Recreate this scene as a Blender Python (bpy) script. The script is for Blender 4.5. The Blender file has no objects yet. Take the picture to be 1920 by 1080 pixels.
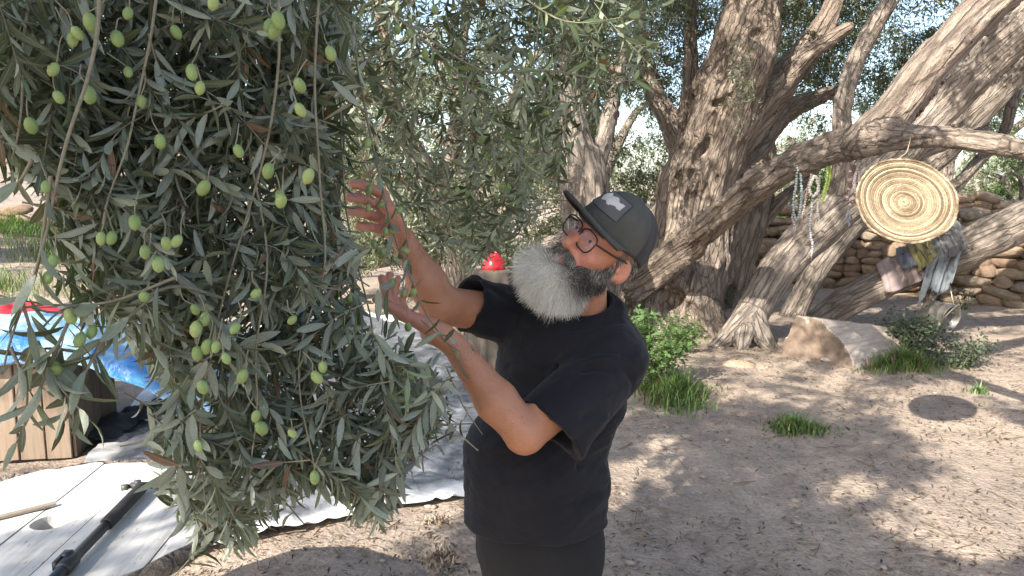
import bpy, math, random
import numpy as np
from mathutils import Vector, Matrix

# ---------------------------------------------------------------- camera, sky, sun, exposure
SC = bpy.context.scene
COL = SC.collection
FPX, PITCH, CAMH = 1423.0, math.radians(7.6), 1.7
cam_d = bpy.data.cameras.new('camera')
cam = bpy.data.objects.new('camera', cam_d)
COL.objects.link(cam)
cam.location = (0, 0, CAMH)
cam.rotation_euler = (math.pi / 2 - PITCH, 0, 0)
cam_d.sensor_width = 36.0
cam_d.lens = 36.0 * FPX / 1920.0
cam_d.clip_start = 0.05
cam_d.clip_end = 2000.0
SC.camera = cam

SUN = Vector((-0.474, -0.639, 0.605)).normalized()      # towards the sun
world = bpy.data.worlds.new('World')
SC.world = world
world.use_nodes = True
wn = world.node_tree
bg = wn.nodes['Background']
sky = wn.nodes.new('ShaderNodeTexSky')
sky.sky_type = 'NISHITA'
sky.sun_disc = False
sky.sun_elevation = math.asin(SUN.z)
sky.sun_rotation = math.atan2(SUN.x, SUN.y)
sky.dust_density = 2.0
sky.air_density = 1.0
sky.ozone_density = 1.0
wn.links.new(sky.outputs[0], bg.inputs[0])
bg.inputs[1].default_value = 0.15
sun_d = bpy.data.lights.new('sun', 'SUN')
sun_d.energy = 5.0
sun_d.angle = math.radians(0.53)
sun_d.color = (1.0, 0.93, 0.82)
sun = bpy.data.objects.new('sun', sun_d)
COL.objects.link(sun)
sun.location = (-8, -10, 12)
sun.rotation_euler = SUN.to_track_quat('Z', 'Y').to_euler()
SC.view_settings.view_transform = 'Standard'
SC.view_settings.look = 'None'
SC.view_settings.exposure = 1.35
SC.view_settings.gamma = 1.0
SC.view_settings.use_curve_mapping = False
SC.render.engine = 'CYCLES'
SC.cycles.use_denoising = True
SC.cycles.max_bounces = 8
SC.cycles.diffuse_bounces = 4
SC.cycles.glossy_bounces = 3
SC.cycles.transmission_bounces = 6
SC.cycles.transparent_max_bounces = 12

# ---------------------------------------------------------------- helpers
RNG = np.random.default_rng(11)
random.seed(5)
CP, SP = math.cos(PITCH), math.sin(PITCH)


def ray(u, v):
    x = (u - 960) / FPX
    y = (540 - v) / FPX
    return np.array([x, CP + y * SP, -SP + y * CP])


def W(u, v, Y):
    """A point at world depth Y seen along this direction of the photograph."""
    d = ray(u, v)
    return d * (Y / d[1]) + np.array([0, 0, CAMH])


def G(u, v, z=0.0):
    d = ray(u, v)
    return d * ((z - CAMH) / d[2]) + np.array([0, 0, CAMH])


def proj(P):
    P = np.asarray(P, float) - np.array([0, 0, CAMH])
    dep = P[..., 1] * CP - P[..., 2] * SP
    up = P[..., 1] * SP + P[..., 2] * CP
    dep = np.where(np.abs(dep) < 1e-4, 1e-4, dep)
    return 960 + FPX * P[..., 0] / dep, 540 - FPX * up / dep, dep


def unit(v):
    v = np.asarray(v, float)
    return v / (np.linalg.norm(v) + 1e-12)


def link(name, me, mat=None, parent=None):
    o = bpy.data.objects.new(name, me)
    COL.objects.link(o)
    if mat is not None and me is not None and len(me.materials) == 0:
        me.materials.append(mat)
    if parent is not None:
        o.parent = parent
    return o


def mesh_np(name, V, F, smooth=True, uv=None, attrs=None):
    """Mesh from arrays. F: one (M,k) index array or a list of them."""
    V = np.ascontiguousarray(V, np.float32)
    Fs = F if isinstance(F, list) else [F]
    Fs = [np.asarray(f, np.int32) for f in Fs if len(f)]
    me = bpy.data.meshes.new(name)
    me.vertices.add(len(V))
    me.vertices.foreach_set('co', V.ravel())
    nl = sum(f.size for f in Fs)
    npoly = sum(len(f) for f in Fs)
    me.loops.add(nl)
    me.loops.foreach_set('vertex_index', np.concatenate([f.ravel() for f in Fs]))
    tot = np.concatenate([np.full(len(f), f.shape[1], np.int32) for f in Fs])
    st = np.concatenate([[0], np.cumsum(tot)[:-1]]).astype(np.int32)
    me.polygons.add(npoly)
    me.polygons.foreach_set('loop_start', st)
    me.polygons.foreach_set('use_smooth', np.full(npoly, smooth, bool))
    if uv is not None:
        l = me.uv_layers.new(name='UVMap')
        idx = np.concatenate([f.ravel() for f in Fs])
        l.data.foreach_set('uv', np.ascontiguousarray(np.asarray(uv, np.float32)[idx]).ravel())
    for k, a in (attrs or {}).items():
        a = np.asarray(a, np.float32)
        if a.ndim == 1:
            at = me.attributes.new(k, 'FLOAT', 'POINT')
            at.data.foreach_set('value', a)
        else:
            at = me.attributes.new(k, 'FLOAT_VECTOR', 'POINT')
            at.data.foreach_set('vector', np.ascontiguousarray(a).ravel())
    me.update(calc_edges=True)
    me.validate(verbose=False)
    return me


class MB:
    """Collects pieces that make up ONE mesh."""

    def __init__(self):
        self.v, self.f, self.uv, self.r, self.n = [], {}, [], [], 0

    def add(self, V, F, uv=None, r=0.0):
        V = np.asarray(V, float)
        Fs = F if isinstance(F, list) else [F]
        for f in Fs:
            f = np.asarray(f)
            if len(f):
                self.f.setdefault(f.shape[1], []).append(f + self.n)
        self.v.append(V)
        self.uv.append(np.zeros((len(V), 2)) if uv is None else np.asarray(uv, float))
        self.r.append(np.broadcast_to(np.asarray(r, float), (len(V),)))
        self.n += len(V)

    def box(self, c, size, rot=None, r=0.0):
        s = np.asarray(size, float) / 2
        V = np.array([[x, y, z] for x in (-1, 1) for y in (-1, 1) for z in (-1, 1)], float) * s
        if rot is not None:
            V = V @ np.asarray(rot).T
        F = np.array([[0, 1, 3, 2], [4, 6, 7, 5], [0, 4, 5, 1], [2, 3, 7, 6], [0, 2, 6, 4], [1, 5, 7, 3]])
        self.add(V + np.asarray(c), F, r=r)

    def tube(self, pts, rad, n=8, cap=True, r=0.0, closed=False):
        V, F, uv = tube_arrays(pts, rad, n, cap, closed)
        self.add(V, F, uv, r)

    def mesh(self, name, smooth=True):
        F = [np.concatenate(f) for f in self.f.values()]
        return mesh_np(name, np.concatenate(self.v), F, smooth, np.concatenate(self.uv), {'rnd': np.concatenate(self.r)})

    def build(self, name, mat, parent=None, smooth=True):
        return link(name, self.mesh(name, smooth), mat, parent)


def tube_arrays(pts, rad, n=8, cap=True, closed=False):
    pts = np.asarray(pts, float)
    m = len(pts)
    rad = np.broadcast_to(np.asarray(rad, float), (m,))
    if closed:
        T = np.roll(pts, -1, 0) - np.roll(pts, 1, 0)
    else:
        T = np.gradient(pts, axis=0)
    T /= np.linalg.norm(T, axis=1, keepdims=True) + 1e-12
    ref = np.array([0, 0, 1.0]) if abs(T[0, 2]) < 0.9 else np.array([1.0, 0, 0])
    a = unit(np.cross(T[0], ref))
    A = np.zeros((m, 3))
    for i in range(m):
        a = a - T[i] * (a @ T[i])
        a = unit(a)
        A[i] = a
    B = np.cross(T, A)
    th = np.linspace(0, 2 * np.pi, n, endpoint=False)
    V = (pts[:, None, :] + rad[:, None, None] * (np.cos(th)[None, :, None] * A[:, None, :] + np.sin(th)[None, :, None] * B[:, None, :])).reshape(-1, 3)
    i = np.arange(m if closed else m - 1)[:, None]
    j = np.arange(n)[None, :]
    i2 = (i + 1) % m
    j2 = (j + 1) % n
    F = np.stack([i * n + j, i * n + j2, i2 * n + j2, i2 * n + j], -1).reshape(-1, 4)
    uv = np.stack([np.repeat(np.linspace(0, 1, m), n), np.tile(th / 6.2832, m)], 1)
    if cap and not closed:
        V = np.concatenate([V, pts[:1], pts[-1:]])
        uv = np.concatenate([uv, [[0, 0], [1, 0]]])
        jj = np.arange(n)
        F0 = np.stack([jj, np.full(n, m * n), (jj + 1) % n], 1)
        F1 = np.stack([(m - 1) * n + jj, (m - 1) * n + (jj + 1) % n, np.full(n, m * n + 1)], 1)
        return V, [F, np.concatenate([F0, F1])], uv
    return V, F, uv


def spline(P, n=8):
    """Catmull-Rom through the rows of P (any number of columns)."""
    P = np.asarray(P, float)
    Q = np.concatenate([[2 * P[0] - P[1]], P, [2 * P[-1] - P[-2]]])
    out = []
    for i in range(1, len(Q) - 2):
        t = np.linspace(0, 1, n, endpoint=False)[:, None]
        a, b, c, d = Q[i - 1], Q[i], Q[i + 1], Q[i + 2]
        out.append(0.5 * ((2 * b) + (c - a) * t + (2 * a - 5 * b + 4 * c - d) * t ** 2 + (3 * b - a - 3 * c + d) * t ** 3))
    out.append(P[-1:])
    return np.concatenate(out)


def _hash(ix, iy, iz, seed):
    h = (ix.astype(np.uint32) * np.uint32(374761393)) ^ (iy.astype(np.uint32) * np.uint32(668265263)) ^ (iz.astype(np.uint32) * np.uint32(2147483647)) ^ np.uint32((seed * 1274126177) & 0xFFFFFFFF)
    h = (h ^ (h >> np.uint32(13))) * np.uint32(1274126177)
    h = h ^ (h >> np.uint32(16))
    return (h & np.uint32(0xFFFFFF)).astype(np.float32) / 8388608.0 - 1.0


def vnoise(p, seed=0):
    p = np.asarray(p, np.float32)
    i = np.floor(p).astype(np.int64)
    f = p - i
    f = f * f * (3 - 2 * f)
    x, y, z = i[..., 0], i[..., 1], i[..., 2]
    fx, fy, fz = f[..., 0], f[..., 1], f[..., 2]
    r = 0
    for dx in (0, 1):
        wx = fx if dx else 1 - fx
        for dy in (0, 1):
            wy = fy if dy else 1 - fy
            for dz in (0, 1):
                wz = fz if dz else 1 - fz
                r = r + wx * wy * wz * _hash(x + dx, y + dy, z + dz, seed)
    return r


def fbm(p, oct=3, seed=0):
    r, a = 0, 1.0
    p = np.asarray(p, np.float32)
    for k in range(oct):
        r = r + a * vnoise(p, seed + 17 * k)
        p = p * 2.03
        a *= 0.5
    return r


# ---------------------------------------------------------------- signed distance modelling
class SDF:
    def __init__(self, xs, ys, zs):
        self.x, self.y, self.z = [np.asarray(a, np.float32) for a in (xs, ys, zs)]
        self.f = np.full((len(xs), len(ys), len(zs)), 1.0, np.float32)

    @staticmethod
    def box(lo, hi, h):
        return SDF(*[np.arange(lo[i], hi[i] + h, h) for i in range(3)])

    def win(self, lo, hi):
        s = []
        for a, l, h in zip((self.x, self.y, self.z), lo, hi):
            i0, i1 = np.searchsorted(a, l), np.searchsorted(a, h)
            s.append(slice(int(i0), int(i1)))
        P = np.stack(np.meshgrid(self.x[s[0]], self.y[s[1]], self.z[s[2]], indexing='ij'), -1)
        return tuple(s), P

    def put(self, s, d, k, op='u'):
        a = self.f[s]
        if op == 'u':
            if k > 0:
                h = np.clip(0.5 + 0.5 * (a - d) / k, 0, 1)
                self.f[s] = a * (1 - h) + d * h - k * h * (1 - h)
            else:
                self.f[s] = np.minimum(a, d)
        elif op == 's':
            d = -d
            if k > 0:
                h = np.clip(0.5 - 0.5 * (a - d) / k, 0, 1)
                self.f[s] = a * (1 - h) + d * h + k * h * (1 - h)
            else:
                self.f[s] = np.maximum(a, d)

    def cone(self, a, b, ra, rb, k=0.0, op='u', disp=None, cut=None, pad=0.0):
        a, b = np.asarray(a, float), np.asarray(b, float)
        R = max(ra, rb) + k + pad + 0.012
        s, P = self.win(np.minimum(a, b) - R, np.maximum(a, b) + R)
        if P.size == 0:
            return
        ab = (b - a).astype(np.float32)
        L2 = float(ab @ ab) + 1e-12
        t = np.clip(((P - a.astype(np.float32)) @ ab) / L2, 0, 1)
        q = P - a.astype(np.float32) - t[..., None] * ab
        d = np.sqrt((q * q).sum(-1)) - (ra + (rb - ra) * t)
        if disp is not None:
            d = d + disp(P, t)
        if cut is not None:
            n = unit(cut[1]).astype(np.float32)
            d = np.maximum(d, (P - np.asarray(cut[0], np.float32)) @ n)
        self.put(s, d, k, op)

    def ell(self, c, r, M=None, k=0.0, op='u', cut=None):
        c, r = np.asarray(c, float), np.asarray(r, float)
        M = np.eye(3) if M is None else np.asarray(M, float)
        ext = np.sqrt(((M * r) ** 2).sum(1)) + k + 0.012
        s, P = self.win(c - ext, c + ext)
        if P.size == 0:
            return
        q = (P - c.astype(np.float32)) @ M.astype(np.float32)
        k0 = np.sqrt(((q / r.astype(np.float32)) ** 2).sum(-1))
        k1 = np.sqrt(((q / (r * r).astype(np.float32)) ** 2).sum(-1)) + 1e-9
        d = k0 * (k0 - 1) / k1
        if cut is not None:
            n = unit(cut[1]).astype(np.float32)
            d = np.maximum(d, (P - np.asarray(cut[0], np.float32)) @ n)
        self.put(s, d.astype(np.float32), k, op)

    def groove(self, pts, w, amp):
        """Presses a soft crease (amp > 0) or a raised fold (amp < 0) along a line."""
        pts = np.asarray(pts, float)
        s, P = self.win(pts.min(0) - 3 * w, pts.max(0) + 3 * w)
        if P.size == 0:
            return
        best = np.full(P.shape[:3], 1e9, np.float32)
        for a, b in zip(pts[:-1], pts[1:]):
            ab = (b - a).astype(np.float32)
            t = np.clip(((P - a.astype(np.float32)) @ ab) / (float(ab @ ab) + 1e-12), 0, 1)
            q = P - a.astype(np.float32) - t[..., None] * ab
            best = np.minimum(best, (q * q).sum(-1))
        self.f[s] += amp * np.exp(-best / (w * w))

    def polygonise(self):
        f = self.f
        S = f < 0
        n = S[:-1, :-1, :-1].astype(np.int8)
        for dx in (0, 1):
            for dy in (0, 1):
                for dz in (0, 1):
                    if dx + dy + dz:
                        n = n + S[dx:S.shape[0] - 1 + dx, dy:S.shape[1] - 1 + dy, dz:S.shape[2] - 1 + dz]
        act = (n > 0) & (n < 8)
        I = np.argwhere(act)
        idx = np.full(act.shape, -1, np.int32)
        idx[act] = np.arange(len(I))
        acc = np.zeros((len(I), 3), np.float32)
        cnt = np.zeros(len(I), np.float32)
        for ax in range(3):
            o1, o2 = [k for k in range(3) if k != ax]
            for p in (0, 1):
                for q in (0, 1):
                    c0 = I.copy()
                    c0[:, o1] += p
                    c0[:, o2] += q
                    c1 = c0.copy()
                    c1[:, ax] += 1
                    f0 = f[c0[:, 0], c0[:, 1], c0[:, 2]]
                    f1 = f[c1[:, 0], c1[:, 1], c1[:, 2]]
                    m = (f0 < 0) != (f1 < 0)
                    t = np.where(m, f0 / (f0 - f1 + 1e-20), 0)
                    pt = c0.astype(np.float32)
                    pt[:, ax] += t
                    acc[m] += pt[m]
                    cnt[m] += 1
        pos = acc / cnt[:, None]
        V = np.empty_like(pos)
        for ax, arr in enumerate((self.x, self.y, self.z)):
            V[:, ax] = np.interp(pos[:, ax], np.arange(len(arr)), arr)
        F = []
        for ax in range(3):
            o1, o2 = [(1, 2), (2, 0), (0, 1)][ax]
            sl0 = [slice(1, -1)] * 3
            sl1 = [slice(1, -1)] * 3
            sl0[ax], sl1[ax] = slice(0, -1), slice(1, None)
            a, b = S[tuple(sl0)], S[tuple(sl1)]
            E = np.argwhere(a != b)
            if len(E) == 0:
                continue
            flip = a[E[:, 0], E[:, 1], E[:, 2]]
            for k in range(3):
                if k != ax:
                    E[:, k] += 1
            def cell(p, q):
                c = E.copy()
                c[:, o1] -= p
                c[:, o2] -= q
                return idx[c[:, 0], c[:, 1], c[:, 2]]
            Q = np.stack([cell(1, 1), cell(0, 1), cell(0, 0), cell(1, 0)], 1)
            Q[~flip] = Q[~flip][:, ::-1]
            F.append(Q)
        return V, np.concatenate(F)


def vnormals(V, F):
    N = np.zeros_like(V)
    n = np.cross(V[F[:, 2]] - V[F[:, 0]], V[F[:, 3]] - V[F[:, 1]])
    for k in range(4):
        np.add.at(N, F[:, k], n)
    return N / (np.linalg.norm(N, axis=1, keepdims=True) + 1e-12)


def tag(o, label=None, cat=None, group=None, kind=None):
    if label:
        o['label'] = label
    if cat:
        o['category'] = cat
    if group:
        o['group'] = group
    if kind:
        o['kind'] = kind
    return o


def empty(name, loc=(0, 0, 0), label=None, cat=None, group=None):
    o = bpy.data.objects.new(name, None)
    COL.objects.link(o)
    o.empty_display_size = 0.1
    o.location = loc
    tag(o, label, cat, group)
    return o


def keep(o, root):
    """Parents a part whose mesh is written in world coordinates to its thing."""
    o.parent = root
    o.matrix_parent_inverse = Matrix.Translation(root.location).inverted()
    return o


# ---------------------------------------------------------------- materials
class NT:
    def __init__(self, name):
        self.m = bpy.data.materials.new(name)
        self.m.use_nodes = True
        self.t = self.m.node_tree
        self.b = self.t.nodes['Principled BSDF']
        self.out = self.t.nodes['Material Output']

    def n(self, typ, **kw):
        x = self.t.nodes.new('ShaderNode' + typ)
        for k, v in kw.items():
            setattr(x, k, v)
        return x

    def l(self, a, b):
        self.t.links.new(a, b)

    def coord(self, kind='Object', attr=None, scale=(1, 1, 1)):
        if attr:
            a = self.n('Attribute', attribute_name=attr)
            o = a.outputs['Vector']
        else:
            o = self.n('TexCoord').outputs[kind]
        if tuple(scale) != (1, 1, 1):
            mp = self.n('Mapping')
            mp.inputs['Scale'].default_value = scale
            self.l(o, mp.inputs['Vector'])
            o = mp.outputs[0]
        return o

    def noise(self, co, scale, detail=5, rough=0.6, dist=0.0):
        x = self.n('TexNoise')
        x.inputs['Scale'].default_value = scale
        x.inputs['Detail'].default_value = detail
        x.inputs['Roughness'].default_value = rough
        x.inputs['Distortion'].default_value = dist
        self.l(co, x.inputs['Vector'])
        return x.outputs['Fac']

    def vor(self, co, scale, feature='F1'):
        x = self.n('TexVoronoi', feature=feature)
        x.inputs['Scale'].default_value = scale
        self.l(co, x.inputs['Vector'])
        return x.outputs['Distance']

    def ramp(self, fac, stops, interp='LINEAR'):
        x = self.n('ValToRGB')
        cr = x.color_ramp
        cr.interpolation = interp
        while len(cr.elements) < len(stops):
            cr.elements.new(0.5)
        for e, (p, c) in zip(cr.elements, stops):
            e.position = p
            e.color = (c, c, c, 1) if isinstance(c, (int, float)) else (*c, 1)
        self.l(fac, x.inputs[0])
        return x.outputs[0]

    def mix(self, fac, a, b, blend='MIX'):
        x = self.n('Mix', data_type='RGBA', blend_type=blend)
        for sock, val in ((x.inputs[0], fac), (x.inputs[6], a), (x.inputs[7], b)):
            if isinstance(val, (int, float)):
                sock.default_value = val
            elif isinstance(val, tuple):
                sock.default_value = (*val, 1)
            else:
                self.l(val, sock)
        return x.outputs[2]

    def math(self, op, a, b=None):
        x = self.n('Math', operation=op)
        for s, v in zip(x.inputs, (a, b)):
            if v is None:
                continue
            if isinstance(v, (int, float)):
                s.default_value = v
            else:
                self.l(v, s)
        return x.outputs[0]

    def bump(self, h, strength=0.5, dist=0.01, prev=None):
        x = self.n('Bump')
        x.inputs['Strength'].default_value = strength
        x.inputs['Distance'].default_value = dist
        self.l(h, x.inputs['Height'])
        if prev is not None:
            self.l(prev, x.inputs['Normal'])
        return x.outputs[0]

    def set(self, color=None, rough=None, normal=None, **kw):
        for k, v in (('Base Color', color), ('Roughness', rough), ('Normal', normal)):
            if v is None:
                continue
            if isinstance(v, (int, float)):
                self.b.inputs[k].default_value = v
            elif isinstance(v, tuple):
                self.b.inputs[k].default_value = (*v, 1)
            else:
                self.l(v, self.b.inputs[k])
        for k, v in kw.items():
            self.b.inputs[k.replace('_', ' ')].default_value = v
        return self


def plain(name, color, rough=0.6, var=0.25, scale=12, bump=0.15, bscale=60, bdist=0.003, **kw):
    """Matt stuff with mottled colour and fine relief."""
    m = NT(name)
    co = m.coord()
    nz = m.noise(co, scale, 5)
    lo = tuple(c * (1 - var) for c in color)
    hi = tuple(min(1, c * (1 + var)) for c in color)
    c = m.ramp(nz, [(0.3, lo), (0.7, hi)])
    m.set(color=c, rough=rough, normal=m.bump(m.noise(co, bscale, 4), bump, bdist), **kw)
    return m.m


def leaf_mat(name, top, under, var=0.35, trans=0.25, rough=0.5, rib=False, brown=0.0):
    m = NT(name)
    at = m.n('Attribute', attribute_name='rnd')
    oi = m.n('ObjectInfo')
    r = m.math('FRACT', m.math('ADD', at.outputs['Fac'], oi.outputs['Random']))
    k = m.ramp(r, [(0.0, 1 - var), (1.0, 1 + var)])
    geo = m.n('NewGeometry')
    c = m.mix(geo.outputs['Backfacing'], tuple(top), tuple(under))
    c = m.mix(1.0, c, k, 'MULTIPLY')
    r2 = m.math('FRACT', m.math('MULTIPLY', r, 17.31))
    yel = m.ramp(r2, [(0.0, (0.0, 0.0, 0.0)), (0.72, (0.0, 0.0, 0.0)), (1.0, (1, 1, 1))])
    c = m.mix(m.math('MULTIPLY', yel, 0.45), c, (top[0] * 1.9, top[1] * 1.55, top[2] * 0.9))
    if brown > 0:
        br = m.math('GREATER_THAN', m.math('FRACT', m.math('MULTIPLY', r, 41.7)), 1 - brown)
        c = m.mix(br, c, (0.17, 0.10, 0.065))
    if rib:
        uv = m.n('UVMap')
        sx = m.n('SeparateXYZ')
        m.l(uv.outputs[0], sx.inputs[0])
        d = m.math('ABSOLUTE', m.math('SUBTRACT', sx.outputs[0], 0.5))
        rb = m.ramp(d, [(0.02, 1.0), (0.09, 0.0)])
        c = m.mix(m.math('MULTIPLY', rb, 0.45), c, (0.30, 0.33, 0.22))
        co = m.coord('UV', scale=(3, 26, 1))
        nrm = m.bump(m.noise(co, 1.0, 3), 0.25, 0.002)
        nz = m.noise(m.coord('UV', scale=(2, 5, 1)), 2.0, 4)
        c = m.mix(0.35, c, m.ramp(nz, [(0.3, 0.55), (0.7, 1.3)]), 'MULTIPLY')
        m.set(normal=nrm)
    m.set(color=c, rough=rough)
    m.b.inputs['Specular IOR Level'].default_value = 0.45
    tr = m.n('BsdfTranslucent')
    m.l(m.mix(1.0, c, (1.5, 1.6, 0.75), 'MULTIPLY'), tr.inputs[0])
    mx = m.n('MixShader')
    mx.inputs[0].default_value = trans
    m.l(m.b.outputs[0], mx.inputs[1])
    m.l(tr.outputs[0], mx.inputs[2])
    m.l(mx.outputs[0], m.out.inputs[0])
    return m.m


def bark_mat(name, c0, c1, c2):
    m = NT(name)
    bc = m.coord(attr='bco')
    co = m.coord()
    n1 = m.noise(bc, 22, 6, 0.65, 0.6)
    n2 = m.noise(co, 3.2, 5)
    n3 = m.noise(bc, 70, 4, 0.7)
    vx = m.n('TexVoronoi', feature='DISTANCE_TO_EDGE')
    vx.inputs['Scale'].default_value = 15
    m.l(m.mix(0.06, bc, m.n('TexNoise').outputs['Color'], 'LINEAR_LIGHT') if False else bc, vx.inputs['Vector'])
    crack = m.ramp(m.math('ADD', vx.outputs['Distance'], m.math('MULTIPLY', n3, 0.10)), [(0.05, 0.0), (0.16, 1.0)])
    c = m.ramp(n1, [(0.30, c0), (0.5, c1), (0.72, c2)])
    c = m.mix(m.ramp(n2, [(0.35, 0.0), (0.7, 0.75)]), c, m.mix(0.5, c, c2))
    c = m.mix(0.55, c, m.ramp(n3, [(0.3, 0.45), (0.7, 1.35)]), 'MULTIPLY')
    c = m.mix(0.42, c, m.ramp(crack, [(0.0, 0.35), (1.0, 1.08)]), 'MULTIPLY')
    lich = m.ramp(m.noise(co, 9, 5), [(0.60, 0.0), (0.72, 0.6)])
    c = m.mix(lich, c, (0.42, 0.40, 0.34))
    h = m.math('ADD', m.math('ADD', m.math('MULTIPLY', n1, 1.0), m.math('MULTIPLY', n3, 0.6)), m.math('MULTIPLY', crack, 0.5))
    m.set(color=c, rough=0.85, normal=m.bump(h, 1.0, 0.05))
    m.b.inputs['Specular IOR Level'].default_value = 0.2
    return m.m


M = {}
M['bark'] = bark_mat('bark', (0.125, 0.101, 0.085), (0.265, 0.22, 0.185), (0.44, 0.38, 0.325))
M['bark_old'] = bark_mat('bark_old', (0.105, 0.078, 0.063), (0.262, 0.207, 0.167), (0.43, 0.355, 0.292))
M['bark_pale'] = bark_mat('bark_pale', (0.12, 0.09, 0.07), (0.26, 0.21, 0.17), (0.44, 0.37, 0.30))
M['bark_tan'] = bark_mat('bark_tan', (0.20, 0.145, 0.105), (0.31, 0.235, 0.18), (0.40, 0.32, 0.25))
M['leaf'] = leaf_mat('olive_leaf', (0.083, 0.106, 0.073), (0.245, 0.272, 0.225), 0.38, 0.22, 0.42, rib=True, brown=0.025)
M['leaf_mid'] = leaf_mat('olive_leaf_mid', (0.085, 0.105, 0.062), (0.24, 0.265, 0.20), 0.4, 0.25, 0.5, brown=0.04)
M['leaf_far'] = leaf_mat('olive_leaf_far', (0.10, 0.118, 0.072), (0.24, 0.26, 0.195), 0.45, 0.3, 0.55, brown=0.03)
M['leaf_young'] = leaf_mat('young_leaf', (0.15, 0.215, 0.10), (0.27, 0.33, 0.2), 0.25, 0.3, 0.45, rib=True)
M['leaf_green'] = leaf_mat('weed_leaf', (0.095, 0.165, 0.055), (0.16, 0.23, 0.10), 0.45, 0.3, 0.5)
M['leaf_dark'] = leaf_mat('shrub_leaf', (0.055, 0.075, 0.05), (0.12, 0.14, 0.10), 0.5, 0.2, 0.5)
M['grass'] = leaf_mat('grass_blade', (0.095, 0.165, 0.045), (0.12, 0.19, 0.06), 0.55, 0.3, 0.6, brown=0.14)
M['litter'] = leaf_mat('dead_leaf', (0.155, 0.115, 0.085), (0.28, 0.23, 0.18), 0.8, 0.1, 0.8)
# ---------------------------------------------------------------- ground
def gh(x, y):
    x = np.asarray(x, float)
    y = np.asarray(y, float)
    p = np.stack([x, y, 0 * x], -1)
    z = 0.028 * fbm(p * 0.55, 3, 3) + 0.010 * fbm(p * 3.1, 3, 9)
    z = z * np.clip((np.hypot(x, y) - 0.5) / 3.0, 0.2, 1)
    z = z + 0.05 * np.clip(y - 15.5, 0, 60)                          # the land climbs behind the walls
    z = z + 0.16 * np.clip(-x - 5.5, 0, 14) * np.clip((y - 9) / 6.0, 0, 1)
    r = np.hypot(x, y)
    return z * (r < 160)


gx = np.concatenate([np.linspace(-500, -60, 12), np.linspace(-50, -9, 50), np.arange(-8.6, 9.6, 0.055), np.linspace(10, 50, 50), np.linspace(60, 500, 12)])
gy = np.concatenate([np.linspace(-300, -20, 10), np.linspace(-16, 1, 26), np.arange(1.2, 12.6, 0.055), np.linspace(12.9, 50, 80), np.linspace(60, 700, 14)])
GX, GY = np.meshgrid(gx, gy, indexing='ij')
GZ = gh(GX, GY)
near = (np.abs(GX) < 9) & (GY > 1) & (GY < 13)
GZ = GZ + near * 0.006 * fbm(np.stack([GX, GY, 0 * GX], -1) * 9.0, 3, 21)
nx, ny = len(gx), len(gy)
ii, jj = np.meshgrid(np.arange(nx - 1), np.arange(ny - 1), indexing='ij')
ii, jj = ii.ravel(), jj.ravel()
GF = np.stack([ii * ny + jj, (ii + 1) * ny + jj, (ii + 1) * ny + jj + 1, ii * ny + jj + 1], 1)
m = NT('dry_earth')
co = m.coord()
n1 = m.noise(co, 0.9, 6, 0.65)
n2 = m.noise(co, 7, 6, 0.7)
n3 = m.noise(co, 45, 5, 0.7)
v1 = m.vor(co, 38)
c = m.ramp(n1, [(0.30, (0.255, 0.208, 0.172)), (0.5, (0.345, 0.277, 0.222)), (0.70, (0.43, 0.343, 0.265))])
c = m.mix(0.8, c, m.ramp(n2, [(0.28, 0.62), (0.5, 1.0), (0.75, 1.2)]), 'MULTIPLY')
c = m.mix(0.7, c, m.ramp(n3, [(0.3, 0.62), (0.52, 1.0), (0.75, 1.25)]), 'MULTIPLY')
h = m.math('ADD', m.math('MULTIPLY', n2, 1.4), m.math('ADD', m.math('MULTIPLY', n3, 0.6), m.math('MULTIPLY', v1, 0.3)))
m.set(color=c, rough=0.95, normal=m.bump(h, 0.8, 0.03))
m.b.inputs['Specular IOR Level'].default_value = 0.1
ground = link('ground', mesh_np('ground', np.stack([GX, GY, GZ], -1).reshape(-1, 3), GF), m.m)
tag(ground, 'dry tan dirt ground strewn with dead olive leaves', kind='structure')


def quad_leaves(P, D, N, L, Wd, r, bend=0.12):
    """Leaf blades (4 corner points, folded along the midrib) as arrays: P base, D direction, N face normal."""
    P, D, N = [np.asarray(a, float) for a in (P, D, N)]
    D = D / (np.linalg.norm(D, axis=1, keepdims=True) + 1e-9)
    S = np.cross(D, N)
    S /= np.linalg.norm(S, axis=1, keepdims=True) + 1e-9
    N = np.cross(S, D)
    L = np.broadcast_to(L, (len(P),))[:, None]
    Wd = np.broadcast_to(Wd, (len(P),))[:, None]
    mid = P + D * L * 0.5 + N * L * bend
    V = np.stack([P, mid + S * Wd * 0.5, P + D * L, mid - S * Wd * 0.5], 1).reshape(-1, 3)
    F = np.arange(len(V)).reshape(-1, 4)
    return V, F, np.repeat(np.asarray(r, float), 4)


def rand_unit(n, rng=RNG):
    v = rng.normal(size=(n, 3))
    return v / np.linalg.norm(v, axis=1, keepdims=True)


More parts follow.
